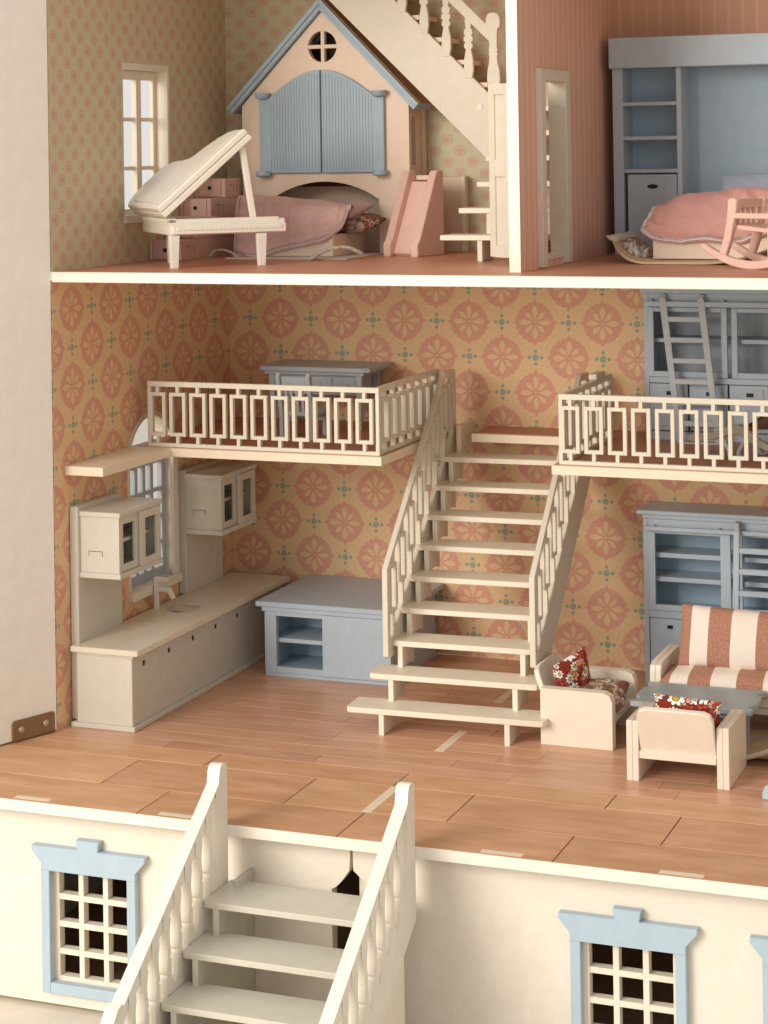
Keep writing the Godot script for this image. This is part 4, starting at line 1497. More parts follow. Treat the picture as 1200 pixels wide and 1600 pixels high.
func bookcase_high() -> void:
	var m: Material = M["grey_blue"]
	var F := 17.13
	var t := thing("bookcase", "tall grey blue glazed bookcase with ladder on the right loft", "bookcase", V3(41, F, -23.7), 0.0, "grey blue library bookcases")
	var z := -22.0
	var x0 := 34.08; var x1 := 50.0
	var b := mb(); b.box(x0 - 0.2, 27.35, -25.4, x1 + 0.3, 28.6, z + 0.2, 0.05)
	part("top", b, m, t)
	b = mb(); b.box(x0, F, -25.3, x0 + 0.35, 27.35, z, 0.02)
	part("side", b, m, t)
	b = mb(); b.box(x1 - 0.35, F, -25.3, x1, 27.35, z, 0.02)
	part("side", b, m, t)
	b = mb(); b.box(x0 + 0.35, F, -25.3, x1 - 0.35, 27.35, -25.0, 0.0)
	part("back", b, M["slate"], t)
	b = mb()
	b.box(x0 + 0.35, 26.4, z - 0.3, x1 - 0.35, 27.35, z - 0.02, 0.02)
	b.box(x0 + 0.35, 21.1, z - 3.0, x1 - 0.35, 21.5, z - 0.02, 0.02)
	b.box(x0 + 0.35, F, z - 3.0, x1 - 0.35, F + 0.6, z - 0.02, 0.02)
	part("frame", b, m, t)
	b = mb(); b.box(x0 + 0.35, 23.88, -25.0, x1 - 0.35, 24.17, z - 0.5, 0.02)
	part("shelf", b, m, t)
	for k in 2:
		var xa := 34.37 if k == 0 else 40.3
		var xb := 40.0 if k == 0 else 46.2
		b = mb()
		b.box(xa, 21.52, z - 0.25, xa + 0.42, 26.38, z + 0.03, 0.03)
		b.box(xb - 0.42, 21.52, z - 0.25, xb, 26.38, z + 0.03, 0.03)
		b.box(xa + 0.42, 21.52, z - 0.25, xb - 0.42, 21.92, z + 0.03, 0.03)
		b.box(xa + 0.42, 26.06, z - 0.25, xb - 0.42, 26.38, z + 0.03, 0.03)
		part("door", b, m, t)
	for k in 4:
		var xa := 34.45 + 2.82 * k
		b = mb(); b.box(xa, 17.8, z - 0.25, xa + 2.7, 21.05, z - 0.01, 0.03)
		var d := part("cupboard_door", b, m, t)
		b = mb(); b.box(xa + 0.3, 18.1, z - 0.02, xa + 2.4, 20.8, z + 0.06, 0.03)
		part("panel", b, m, d)
		b = mb(); b.box(xa + 1.2, 20.28, z + 0.055, xa + 1.7, 20.55, z + 0.075, 0.0)
		part("handle", b, M["black"], d)
	b = mb()
	b.box(34.28, 26.45, z + 0.25, x1 - 0.2, 26.82, z + 0.5, 0.03)
	for x in [34.5, 39.6, 45.0]: b.box(x, 26.5, z - 0.05, x + 0.3, 26.95, z + 0.3, 0.02)
	part("ladder_rail", b, m, t)
	var l := thing("ladder", "grey ladder leaning askew on the tall bookcase of the right loft", "ladder", V3(37, F, -21), 0.0, "library ladders")
	var lm: Material = paint(col(184, 190, 194), 0.45)
	for s in 2:
		var xt := 35.35 if s == 0 else 38.05
		b = mb()
		var sh := 1.35
		b.prism([V(xt + sh, F), V(xt + sh + 0.42, F), V(xt + 0.5, 26.9), V(xt + 0.36, 27.15), V(xt + 0.14, 27.15), V(xt, 26.9)], "xy", -0.12, 0.12, [], 0.03)
		for q in b.v.size():
			b.v[q].z += lerpf(-20.7, -21.6, (b.v[q].y - F) / 10.0)
		part("side", b, lm, l)
		b = mb(); b.box(xt + 0.08, 26.75, -22.0, xt + 0.42, 27.3, -21.65, 0.03)
		part("hook", b, lm, l)
	for k in 7:
		var y := 25.6 - 1.42 * k
		var q := (27.0 - y) / 9.9
		b = mb(); b.box(35.75 + 1.35 * q, y - 0.18, lerpf(-21.55, -20.7, q) - 0.14, 38.1 + 1.35 * q, y + 0.18, lerpf(-21.55, -20.7, q) + 0.1, 0.03)
		part("rung", b, lm, l)

# ------------------------------------------------------------------ upstairs, left room
func upstairs_left() -> void:
	piano()
	var m: Material = M["pink"]
	var b: MB
	# stepped chest of drawers
	var t := thing("stepped_drawers", "pink chest of drawers rising in steps behind the piano", "chest of drawers", V3(1.3, 30, -18))
	for k in 4:
		var z := -13.0 - 2.33 * k
		var y := 30.0 + 1.42 * k
		b = mb(); b.box(0.08, y, -22.8, 2.6, y + 1.4, z - 0.12, 0.03)
		part("step", b, m, t)
		b = mb()
		b.box(0.06, y + 0.02, z - 0.12, 0.3, y + 1.4, z, 0.02)
		b.box(2.3, y + 0.02, z - 0.12, 2.62, y + 1.4, z, 0.02)
		part("stile", b, m, t)
		b = mb(); b.box(0.36, y + 0.08, z - 0.2, 2.24, y + 1.32, z - 0.04, 0.03)
		var d := part("drawer", b, m, t)
		b = mb()
		b.tf = Transform3D(Basis(Vector3.RIGHT, PI / 2), V3(1.3, y + 0.72, z - 0.035))
		b.lathe(Vector3.ZERO, [[0.16, 0.0], [0.13, 0.02], [0.0, 0.02]], 16)
		part("hole", b, M["black"], d)
		b = mb()
		for q in [[-1.4, -0.75], [-2.0, -1.85]]:
			b.box(2.598, y + 0.9, z + q[0], 2.606, y + 0.94, z + q[1], 0.0)
			b.box(2.598, y + 0.45, z + q[0], 2.606, y + 0.9, z + q[0] + 0.05, 0.0)
		part("joint_mark", b, M["brown"], t)
	playhouse()
	left_bed()
	slide_and_stairs()

func piano() -> void:
	var m: Material = M["ivory"]
	var t := thing("grand_piano", "ivory toy grand piano with its lid propped open near the front edge", "piano", V3(6.5, 30, -4.2), 43.0, "", false)
	var b := mb()
	var outl := func(w: float, dp: float) -> Array:
		var o := [V(0, 0)]
		for q in [[0.0, -8.5], [0.35, -9.2], [1.1, -9.9], [2.2, -10.35], [3.3, -10.4], [4.1, -10.0], [4.6, -9.2], [4.78, -8.0], [4.82, -6.8], [5.05, -5.5], [5.6, -4.85], [6.4, -4.5], [7.2, -3.9], [7.75, -2.9], [7.95, -1.6], [8.0, 0.0]]:
			o.append(V(q[0] * w, q[1] * dp))
		return o
	b.prism(outl.call(1.0, 0.86), "xz", 2.2, 3.15, [], 0.05)
	part("case", b, m, t)
	b = mb(); b.box(-0.05, 3.0, -8.6 * 0.86, 0.5, 3.3, 0.02, 0.03)
	b.box(-0.05, 2.95, -0.42, 7.6, 3.26, 0.02, 0.03)
	part("fall_board", b, m, t)
	b = mb(); b.box(0.12, 2.26, 0.0, 7.98, 2.84, 0.42, 0.04)
	part("key_bed", b, m, t)
	for k in 24:
		b = mb()
		var x := 0.4 + 0.305 * k
		b.box(x, 2.5, 0.3, x + 0.285, 2.72, 0.47, 0.02)
		part("key", b, m, t)
	for q in [[0.02, 0.3], [6.05, 0.3], [1.55, -6.3]]:
		b = mb()
		b.prism([V(q[0] - 0.08, 2.2), V(q[0] + 0.6, 2.2), V(q[0] + 0.5, 0.0), V(q[0] + 0.03, 0.0)], "xy", q[1] - 0.5, q[1], [], 0.03)
		part("leg", b, m, t)
	b = mb()
	b.tf = Transform3D(Basis(Vector3.BACK, deg_to_rad(40.7)), V3(-0.25, 3.36, 0))
	b.prism(outl.call(1.0, 1.0), "xz", 0.0, 0.42, [], 0.06)
	b.prism(outl.call(1.0, 1.0), "xz", 0.44, 0.9, [], 0.10)
	var lid := part("lid", b, m, t)
	b = mb()
	b.tf = Transform3D(Basis(Vector3.BACK, deg_to_rad(40.7)), V3(-0.25, 3.36, 0))
	var inner := []
	for p in outl.call(0.86, 0.86): inner.append(V(p.x + 0.45, p.y - 0.6))
	b.prism(inner, "xz", 0.9, 0.96, [], 0.04)
	part("panel", b, m, lid)
	b = mb()
	b.tf = Transform3D(Basis(Vector3.BACK, deg_to_rad(8.5)), V3(5.95, 3.2, -0.55))
	b.prism([V(-0.2, 0), V(0.2, 0), V(0.2, 4.85), V(-0.2, 4.95)], "xy", -0.18, 0.18, [], 0.03)
	part("prop", b, m, t)

func playhouse() -> void:
	var m: Material = M["house"]
	var zf := -22.4
	var th := 0.5
	var z0 := zf - th
	var t := thing("playhouse_bed", "cream house shaped playhouse bed with blue arched shutters and blue roof", "playhouse bed", V3(9.65, 30, -23.8))
	var L := 2.92; var R := 16.48; var cx := 9.63
	var b := mb()
	b.box(L, 30, z0, 5.21, 36.0, zf, 0.02)
	b.box(14.01, 30, z0, R, 36.0, zf, 0.02)
	# lintel over the arch
	var p := [V(5.21, 36.0), V(5.21, 34.0)]
	for k in range(1, 16):
		var a := k / 16.0 * 2.0 - 1.0
		var rad := 7.95
		p.append(V(cx + a * 4.4, 35.34 - rad + sqrt(rad * rad - a * a * 19.36)))
	p.append(V(14.01, 34.0)); p.append(V(14.01, 36.0))
	b.prism(p, "xy", z0, zf, [])
	b.box(L, 36.0, z0, R, 41.1, zf, 0.0)
	# gable, halved at the middle of the round window
	var cy := 45.4; var r := 1.17
	p = [V(L, 41.1), V(cx, 41.1), V(cx, cy - r)]
	p.append_array(arc_pts(cx, cy, r, 270, 90, 20).slice(1, 20))
	p.append_array([V(cx, cy + r), V(cx, 48.05)])
	b.prism(p, "xy", z0, zf, [1, p.size() - 2])
	p = [V(R, 41.1), V(cx, 41.1), V(cx, cy - r)]
	p.append_array(arc_pts(cx, cy, r, -90, 90, 20).slice(1, 20))
	p.append_array([V(cx, cy + r), V(cx, 48.05)])
	b.prism(p, "xy", z0, zf, [1, p.size() - 2])
	b.box(cx - 0.14, cy - r, z0 + 0.02, cx + 0.14, cy + r, zf - 0.04, 0.02)
	b.box(cx - r, cy - 0.14, z0 + 0.02, cx - 0.14, cy + 0.14, zf - 0.04, 0.02)
	b.box(cx + 0.14, cy - 0.14, z0 + 0.02, cx + r, cy + 0.14, zf - 0.04, 0.02)
	part("front_wall", b, m, t)
	b = mb(); b.box(L, 30, -25.3, L + 0.4, 41.1, z0, 0.02)
	part("side_wall", b, m, t)
	# right wall with an arched window
	b = mb()
	b.box(R - 0.4, 30, -25.3, R, 36.5, z0, 0.02)
	b.box(R - 0.4, 36.5, -22.95, R, 41.1, z0, 0.02)
	b.box(R - 0.4, 36.5, -25.3, R, 41.1, -23.8, 0.02)
	b.prism([V(-22.95, 41.1), V(-22.95, 39.6), V(-23.1, 40.05), V(-23.35, 40.2), V(-23.6, 40.05), V(-23.8, 39.6), V(-23.8, 41.1)], "zy", R - 0.4, R, [6])
	part("side_wall", b, m, t)
	b = mb(); b.box(R, 30, -25.4, R + 0.25, 41.0, -24.9, 0.03)
	part("corner_post", b, m, t)
	b = mb(); b.box(L + 0.4, 30, -25.5, R - 0.4, 34.9, -25.3, 0.0)
	part("back_wall", b, m, t)
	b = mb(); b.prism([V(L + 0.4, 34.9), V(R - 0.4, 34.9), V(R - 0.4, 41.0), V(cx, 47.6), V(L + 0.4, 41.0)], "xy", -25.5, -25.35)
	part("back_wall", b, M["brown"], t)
	b = mb(); b.box(L + 0.4, 35.55, -25.3, R - 0.4, 35.9, z0, 0.0)
	part("upper_bunk", b, m, t)
	for s in [-1.0, 1.0]:
		var e := V(cx + s * 7.6, 40.75)
		var k := V(cx, 48.55)
		var d := (k - e).normalized()
		var n := V(-d.y, d.x) * (1.0 if s < 0 else -1.0)
		b = mb()
		b.prism([e, k, k + V(0, 0.32 / absf(d.x) * 1.0), e + n * 0.32], "xy", -25.5, zf + 0.55, [], 0.03)
		var rf := part("roof", b, M["blue_roof"], t)
		b = mb()
		b.prism([e + n * -0.3 - d * 0.0, k + V(0, -0.3 / absf(d.x)), k - V(0, 0.01), e - n * 0.01], "xy", -25.5, zf + 0.42, [], 0.02)
		part("eave_board", b, M["blue_roof"], rf)
		b = mb()
		b.prism([e + n * 0.33, k + V(0, 0.34 / absf(d.x)), k + V(0, 0.4 / absf(d.x)), e + n * 0.39], "xy", -25.45, zf + 0.3, [], 0.0)
		part("roof_print", b, M["roof_wood"], rf)
	# shutters: arched pair with grooves
	for s in [-1.0, 1.0]:
		var xi: float = cx + s * 0.06 - 0.06
		var xo: float = cx + s * 5.05 - 0.05
		p = [V(xi, 36.0), V(xo, 36.0), V(xo, 41.6), V(xo - s * 0.72, 41.6)]
		for k in range(1, 12):
			var a := k / 11.0
			var x := lerpf(xo - s * 0.72, xi, a)
			p.append(V(x, 41.6 + 2.05 * sin(a * PI / 2)))
		b = mb(); b.prism(p, "xy", zf + 0.02, zf + 0.34, [], 0.04)
		var sh := part("shutter", b, M["blue_roof"], t)
		for g in 17:
			var x := lerpf(xi, xo - s * 0.75, (g + 0.7) / 17.5)
			var a := clampf(1.0 - absf(x - xi) / absf(xo - s * 0.72 - xi), 0.0, 1.0)
			b = mb(); b.box(x - 0.018, 36.15, zf + 0.335, x + 0.018, 41.45 + 2.05 * sin(a * PI / 2) - 0.05, zf + 0.345, 0.0)
			part("groove", b, M["groove"], sh)
		for y in [35.75, 41.6]:
			b = mb()
			b.lathe(V3(xo - s * 0.3, y, zf + 0.4), [[0.0, 0.0], [0.42, 0.0], [0.5, 0.08], [0.6, 0.32], [0.58, 0.42], [0.0, 0.42]] if y > 38 else [[0.0, 0.0], [0.5, 0.0], [0.6, 0.1], [0.5, 0.4], [0.0, 0.4]], 20)
			part("cap", b, M["blue_roof"], sh)

func drape(t: Node3D, nm: String, mat: Material, rows: Callable, nu: int, nv: int, us: Vector2, thick := 0.1) -> void:
	var b := mb()
	b.sheet(rows, nu, nv, us)
	var low := func(u: float, v: float) -> Vector3: return rows.call(u, v) + V3(0, -thick, -0.02)
	b.sheet(low, nu, nv, us, true)
	part(nm, b, mat, t)

func stitches(t: Node3D, mat: Material, edge: Callable, count: int, ln: Vector3, r: float) -> void:
	var b := mb()
	for k in count:
		var u := (k + 0.5) / count
		var p: Vector3 = edge.call(u)
		var q: Vector3 = edge.call(minf(1.0, u + 0.6 / count))
		b.tube([p, (p + q) * 0.5 + ln, q], r, 4)
	var path := []
	for k in count: path.append(edge.call(float(k) / (count - 1)))
	b.tube(path, r * 1.15, 5)
	part("stitching", b, mat, t, "", "stuff")

func lerp_pts(p: Array, u: float) -> Vector3:
	var x := clampf(u, 0.0, 1.0) * (p.size() - 1)
	var i := mini(int(x), p.size() - 2)
	var a: Vector3 = p[maxi(i - 1, 0)]
	var d: Vector3 = p[mini(i + 2, p.size() - 1)]
	return (p[i] as Vector3).cubic_interpolate(p[i + 1], a, d, x - i)

func left_bed() -> void:
	# the pull-out bed in front of the arch
	var t := thing("low_bed", "low cream bed box sticking out of the playhouse arch", "bed", V3(9, 30, -20))
	var b := mb()
	b.box(5.3, 30.08, -23.3, 12.7, 31.65, -16.9, 0.05)
	part("box", b, M["house"], t)
	var r := thing("rug", "thin cream rug with rope ends under the low bed of the left room", "rug", V3(10, 30, -16))
	b = mb(); b.prism([V(5.1, -14.9), V(13.2, -14.6), V(14.6, -14.9), V(14.4, -22.5), V(4.8, -22.5)], "xz", 30.0, 30.07, [], 0.02)
	part("weave", b, M["wool"], r)
	for e in [[V3(3.4, 30.25, -15.6), V3(4.1, 30.7, -15.3), V3(4.9, 30.6, -15.4), V3(5.6, 30.2, -15.6)], [V3(11.6, 30.3, -14.2), V3(12.4, 30.5, -13.9), V3(13.4, 30.75, -14.0), V3(14.5, 30.85, -14.6), V3(15.2, 30.6, -15.4)]]:
		b = mb()
		var big: bool = e.size() > 3 and e[0].x > 10.0
		for k in 150 if big else 70:
			var u := fmod(k * 0.6180339, 1.0)
			var p := lerp_pts(e, u)
			var pts := []
			var a0 := k * 2.399
			for i in 5:
				var q := i / 4.0 - 0.5
				pts.append(p + V3(cos(a0) * 0.24 + q * 0.4, sin(a0) * 0.2 - absf(q) * 0.12 - 0.12, sin(a0 * 1.7) * 0.16 + q * 0.3) * (1.0 if big else 0.62))
			b.tube(pts, 0.085 if big else 0.06, 5)
		part("rope_edge", b, M["wool"], r)
	# blanket thrown over
	var hem := [V3(4.95, 30.2, -16.75), V3(6.6, 30.1, -16.6), V3(8.2, 30.4, -16.6), V3(9.7, 30.8, -16.6), V3(11.2, 31.05, -16.6), V3(12.3, 31.35, -16.65), V3(13.3, 32.15, -16.9), V3(13.75, 33.3, -17.4)]
	var mid := [V3(5.1, 33.2, -16.9), V3(6.8, 33.0, -16.55), V3(8.3, 33.0, -16.5), V3(9.8, 33.0, -16.5), V3(11.2, 33.0, -16.55), V3(12.5, 33.0, -16.75), V3(13.35, 33.3, -17.2), V3(13.65, 33.6, -18.0)]
	var rid := [V3(4.7, 34.45, -18.6), V3(6.6, 34.45, -18.3), V3(8.0, 34.4, -18.2), V3(9.5, 34.2, -18.2), V3(10.9, 34.1, -18.2), V3(12.2, 33.9, -18.3), V3(12.95, 33.75, -18.6), V3(13.3, 33.7, -19.0)]
	var bak := [V3(4.9, 33.4, -21.9), V3(6.6, 33.4, -22), V3(8.0, 33.4, -22), V3(9.5, 33.4, -22), V3(10.9, 33.4, -22), V3(12.0, 33.4, -22), V3(12.6, 33.3, -22), V3(12.9, 33.2, -21.5)]
	var nz := noise(0.35, 44, 3)
	var f := func(u: float, v: float) -> Vector3:
		var col_ := [lerp_pts(hem, u), lerp_pts(mid, u), lerp_pts(rid, u), lerp_pts(bak, u)]
		var p := lerp_pts(col_, v)
		var fold := 0.05 * sin(u * 26.0 + 2.0 * sin(v * 5.0)) * (1.0 - v) + 0.13 * nz.get_noise_2d(u * 9.0, v * 6.0) + 0.05 * nz.get_noise_2d(u * 30.0, v * 22.0)
		# pressed creases of a folded cloth
		for c in [0.22, 0.41, 0.60, 0.80]: fold += 0.06 * exp(-pow((u - c) / 0.014, 2.0))
		for c in [0.16, 0.33, 0.5]: fold += 0.05 * exp(-pow((v - c) / 0.014, 2.0))
		return p + V3(0, fold * 0.5, fold)
	var bl := thing("blanket", "dusty pink blanket with stitched edge thrown over the low bed", "blanket", V3(9, 31.6, -18))
	drape(bl, "cloth", M["muslin"], f, 110, 60, Vector2(9, 7))
	stitches(bl, M["stitch"], func(u): return f.call(u, 0.0) + V3(0, 0.05, 0.05), 80, V3(0.0, 0.22, 0.05), 0.035)
	stitches(bl, M["stitch"], func(u): return f.call(0.0, u * 0.62) + V3(0.03, 0, 0.05), 34, V3(0.24, 0.0, 0.05), 0.035)
	stitches(bl, M["stitch"], func(u): return f.call(1.0, u * 0.5) + V3(0, 0, 0.05), 24, V3(-0.2, 0.0, 0.05), 0.035)
	cushion_thing("mauve cushion on top of the pile in the playhouse bed", M["mauve"], V3(12.0, 33.35, -20.3), V3(-74, 0, -14), 3.6, 3.0, 1.1, 5)
	cushion_thing("brown flowered cushion low in the pile of the playhouse bed", M["meadow"], V3(12.8, 32.35, -20.4), V3(-80, 0, -8), 3.7, 3.4, 1.3, 9)

func slide_and_stairs() -> void:
	var m: Material = M["pink"]
	var t := thing("slide", "pink wooden slide leaning at the right of the playhouse", "slide", V3(15.55, 30, -19.4), -17.5, "", false)
	var b: MB
	for x in [0.0, 2.54]:
		b = mb()
		b.prism([V(0.0, 0.0), V(0.05, 0.2), V(0.05, 0.85), V(-0.25, 1.25), V(-2.2, 5.95), V(-2.4, 6.1), V(-2.95, 6.1), V(-3.05, 6.0), V(-3.05, 0.0)], "zy", x, x + 0.66, [], 0.06)
		part("side", b, m, t)
	b = mb()
	b.prism([V(-0.35, 0.2), V(-2.55, 5.3), V(-3.05, 5.3), V(-3.05, 4.8), V(-0.6, 0.0)], "zy", 0.66, 2.54, [], 0.02)
	part("chute", b, m, t)
	b = mb(); b.box(0.7, 5.4, -3.3, 2.5, 5.75, -3.0, 0.03)
	part("top_board", b, M["house"], t)
	t = thing("slide_platform", "beige upright platform board behind the slide", "platform", V3(19.4, 30, -25))
	b = mb(); b.box(17.6, 30, -25.4, 19.6, 35.55, -24.9, 0.03)
	part("board", b, M["house"], t)
	b = mb(); b.box(19.6, 30, -25.45, 19.95, 35.6, -24.7, 0.03)
	part("edge", b, M["cream"], t)
	# staircase in two flights
	var k_: Material = M["railing"]
	t = thing("upstairs_staircase", "beige two flight staircase with baluster rail in the upstairs left room", "staircase", V3(25, 30, -19))
	var rise := 1.77
	for k in 6:
		var z := -13.7 - 1.95 * k
		var x: float = [22.08, 22.75, 23.4, 23.4, 23.4, 23.4][k]
		b = mb(); b.box(x, 31.42 + rise * k, maxf(z - 2.4, -25.4), 30.5, 31.78 + rise * k, z, 0.04)
		part("tread", b, M["cream"], t)
		for xs in [24.75, 29.2]:
			b = mb(); b.box(xs, 30.0 if k == 0 else 31.78 + rise * (k - 1), maxf(z - 2.3, -25.3), xs + 0.36, 31.42 + rise * k, z - 0.08, 0.02)
			part("stringer", b, M["railing"], t)
	b = mb()
	b.prism([V(6.0, 58.2), V(24.6, 40.1), V(24.6, 35.2), V(6.0, 53.3)], "xy", -21.7, -21.35, [], 0.03)
	part("string_board", b, k_, t)
	b = mb(); b.box(22.2, 40.4, -21.36, 22.6, 40.8, -21.3, 0.02)
	part("tenon", b, M["cream"], t)
	for k in 9:
		var x := 24.6 - 1.72 * k
		b = mb(); b.box(x - 2.2, 40.35 + 1.68 * k, -25.4, x, 40.7 + 1.68 * k, -21.71, 0.03)
		part("tread", b, M["rawwood"], t)
	# baluster rail cut from one board
	var zz := -21.6
	b = mb()
	b.prism([V(8, 61.2), V(23.3, 46.25), V(23.3, 45.2), V(21.9, 46.55), V(8, 60.1)], "xy", zz, zz + 0.3, [], 0.03)
	part("hand_rail", b, k_, t)
	b = mb()
	var hw := [[0.0, 0.46], [0.4, 0.5], [1.0, 0.46], [1.6, 0.33], [2.0, 0.30], [2.2, 0.36], [2.35, 0.30], [2.5, 0.36], [2.65, 0.3], [3.6, 0.32], [4.0, 0.36], [4.05, 0.5], [4.4, 0.56], [4.8, 0.52], [5.05, 0.4], [5.15, 0.2]]
	var pl := []
	for q in hw: pl.append(V(23.5 - q[1], 42.2 + q[0]))
	hw.reverse()
	for q in hw: pl.append(V(23.5 + q[1], 42.2 + q[0]))
	b.prism(pl, "xy", zz - 0.03, zz + 0.34, [], 0.04)
	part("newel", b, k_, t)
	var prof := [[0.0, 0.24], [0.6, 0.36], [1.3, 0.34], [2.0, 0.2], [2.1, 0.33], [2.35, 0.33], [2.45, 0.22], [2.55, 0.36], [2.8, 0.36], [2.9, 0.24], [3.05, 0.34], [3.3, 0.32], [3.4, 0.2], [3.9, 0.26], [4.4, 0.2]]
	for k in 7:
		var x := 21.6 - 1.7 * k
		var y := 43.0 + 1.66 * k
		var q := []
		for e in prof: q.append(V(x - e[1], y - 0.35 + e[0] * 1.07))
		var rv := prof.duplicate(); rv.reverse()
		for e in rv: q.append(V(x + e[1], y - 0.35 + e[0] * 1.07))
		b = mb(); b.prism(q, "xy", zz + 0.01, zz + 0.29, [], 0.03)
		part("baluster", b, k_, t)
	# open door standing at the doorway
	t = thing("open_door", "beige panelled door standing open beside the upstairs doorway", "door", V3(30.5, 30.4, -7.95), -38.0, "", false)
	b = mb()
	var d0 := -0.35; var d1 := 0.0
	b.box(-4.85, 0.1, d0, -4.2, 11.5, d1, 0.03)
	b.box(-2.95, 0.1, d0, -1.9, 11.5, d1, 0.03)
	b.box(-0.65, 0.1, d0, 0.0, 11.5, d1, 0.03)
	for x in [[-4.2, -2.95], [-1.9, -0.65]]:
		for y in [[0.1, 0.9], [5.4, 6.5], [10.8, 11.5]]: b.box(x[0], y[0], d0, x[1], y[1], d1, 0.0)
	part("frame", b, k_, t)
	for x in [[-4.2, -2.95], [-1.9, -0.65]]:
		for y in [[0.9, 5.4], [6.5, 10.8]]:
			b = mb(); b.box(x[0], y[0], d0 + 0.05, x[1], y[1], d1 - 0.16, 0.0)
			part("panel", b, k_, t)

# ------------------------------------------------------------------ upstairs, right room
func upstairs_right() -> void:
	var b := mb()
	# door surround on the partition
	var t := thing("door_frame", "beige door surround on the rose striped partition", "door frame", V3(31.3, 30, -10))
	var k_: Material = M["railing"]
	b.box(30.4, 30.05, -7.95, 31.65, 42.72, -7.05, 0.03)
	part("jamb", b, k_, t)
	b = mb(); b.box(30.4, 30.05, -13.35, 31.65, 42.0, -12.35, 0.03)
	part("jamb", b, k_, t)
	b = mb(); b.box(30.45, 41.95, -13.35, 31.6, 42.7, -7.95, 0.03)
	part("lintel", b, k_, t)
	b = mb(); b.box(30.5, 30.42, -12.35, 31.36, 30.75, -7.95, 0.02)
	part("threshold", b, k_, t)
	# blue fitted cabinet with bed niche
	var m: Material = M["grey_blue"]
	t = thing("fitted_cabinet", "grey blue fitted cabinet with shelves, hamper door and bed niche", "cabinet", V3(38, 30, -23.5))
	b = mb(); b.box(31.95, 43.1, -25.3, 52, 45.25, -21.6, 0.04)
	part("header", b, m, t)
	b = mb(); b.box(32.08, 30, -25.3, 32.82, 43.1, -22.0, 0.03)
	part("side", b, m, t)
	b = mb(); b.box(36.67, 30, -25.3, 37.02, 43.1, -22.0, 0.03)
	part("divider", b, m, t)
	b = mb(); b.box(32.82, 30, -25.3, 52, 43.1, -24.5, 0.0)
	part("back", b, M["deep_blue"], t)
	for x in 22:
		b = mb(); b.box(37.5 + x * 0.55, 30.5, -24.51, 37.52 + x * 0.55, 43.05, -24.493, 0.0)
		part("groove", b, M["slate"], t)
	for y in [35.75, 38.05, 40.45]:
		b = mb(); b.box(32.82, y, -24.5, 36.67, y + 0.27, -22.0, 0.03)
		part("shelf", b, m, t)
	for y in [36.0, 38.3, 40.7]:
		b = mb(); b.box(37.018, y, -23.0, 37.03, y + 0.32, -22.6, 0.0)
		part("joint_mark", b, M["slate"], t)
	b = mb()
	b.box(33.05, 30.1, -22.7, 36.6, 35.65, -22.15, 0.03)
	var h := part("hamper", b, m, t)
	for x in 8:
		b = mb(); b.box(33.45 + 0.38 * x, 31.0, -22.155, 33.48 + 0.38 * x, 35.25, -22.14, 0.0)
		part("groove", b, M["slate"], h)
	b = mb()
	b.tf = Transform3D(Basis(Vector3.RIGHT, PI / 2), V3(34.85, 34.8, -22.15))
	b.lathe(Vector3.ZERO, [[0.4, 0.0], [0.38, 0.02], [0.0, 0.02]], 20)
	for q in b.v.size(): b.v[q].y = 34.8 + (b.v[q].y - 34.8) * 0.4
	part("handle_hole", b, M["black"], h)
	# bed with blanket
	t = thing("low_bed", "low cream bed box under the salmon blanket in the right bedroom", "bed", V3(41, 30, -18))
	b = mb(); b.box(36.5, 30.12, -21.5, 44.5, 31.75, -15.6, 0.05)
	part("box", b, M["house"], t)
	var hem := [V3(35.75, 31.95, -15.5), V3(36.5, 31.5, -15.3), V3(38.2, 31.4, -15.2), V3(40.0, 31.35, -15.2), V3(41.4, 31.3, -15.2), V3(43.2, 31.5, -15.2), V3(45.5, 32.2, -15.4)]
	var mid := [V3(36.0, 32.75, -16.2), V3(37.0, 32.7, -15.5), V3(38.5, 32.7, -15.4), V3(40.2, 32.8, -15.35), V3(41.7, 32.8, -15.3), V3(43.3, 32.9, -15.3), V3(45.3, 33.2, -15.5)]
	var rid := [V3(36.25, 33.55, -17.6), V3(37.1, 33.9, -17.6), V3(38.5, 34.3, -17.3), V3(40.2, 34.6, -17.3), V3(41.9, 34.75, -17.3), V3(43.3, 34.7, -17.2), V3(45.3, 34.9, -17.0)]
	var bak := [V3(36.2, 33.0, -20.6), V3(37.3, 33.3, -20.8), V3(38.6, 33.6, -20.8), V3(40.2, 33.7, -20.8), V3(41.9, 33.8, -20.8), V3(43.3, 33.8, -20.8), V3(45.0, 34.0, -20.6)]
	var nz := noise(0.3, 90, 3)
	var f := func(u: float, v: float) -> Vector3:
		var c := [lerp_pts(hem, u), lerp_pts(mid, u), lerp_pts(rid, u), lerp_pts(bak, u)]
		var p := lerp_pts(c, v)
		var fold := 0.06 * sin(u * 15.0 + 4.0 * v) + 0.22 * nz.get_noise_2d(u * 8.0, v * 9.0 + u * 4.0) + 0.08 * nz.get_noise_2d(u * 26.0, v * 22.0)
		return p + V3(0, fold * 0.8, fold)
	var bl := thing("blanket", "salmon pink fleece blanket with blanket stitch on the right bed", "blanket", V3(41, 31.7, -17))
	drape(bl, "cloth", M["pink_cloth"], f, 60, 40, Vector2(10, 6))
	stitches(bl, M["stitch"], func(u): return f.call(u, 0.0) + V3(0, 0.05, 0.06), 90, V3(0.02, 0.26, 0.05), 0.04)
	stitches(bl, M["stitch"], func(u): return f.call(0.0, u * 0.6) + V3(0, 0, 0.06), 30, V3(0.24, 0.05, 0.05), 0.04)
	cushion_thing("pale blue pillow in the bed niche behind the salmon blanket", M["linen"], V3(42.3, 34.4, -21.3), V3(-38, 0, 3), 5.2, 3.0, 1.5, 2, "", 1.0, "pillow")
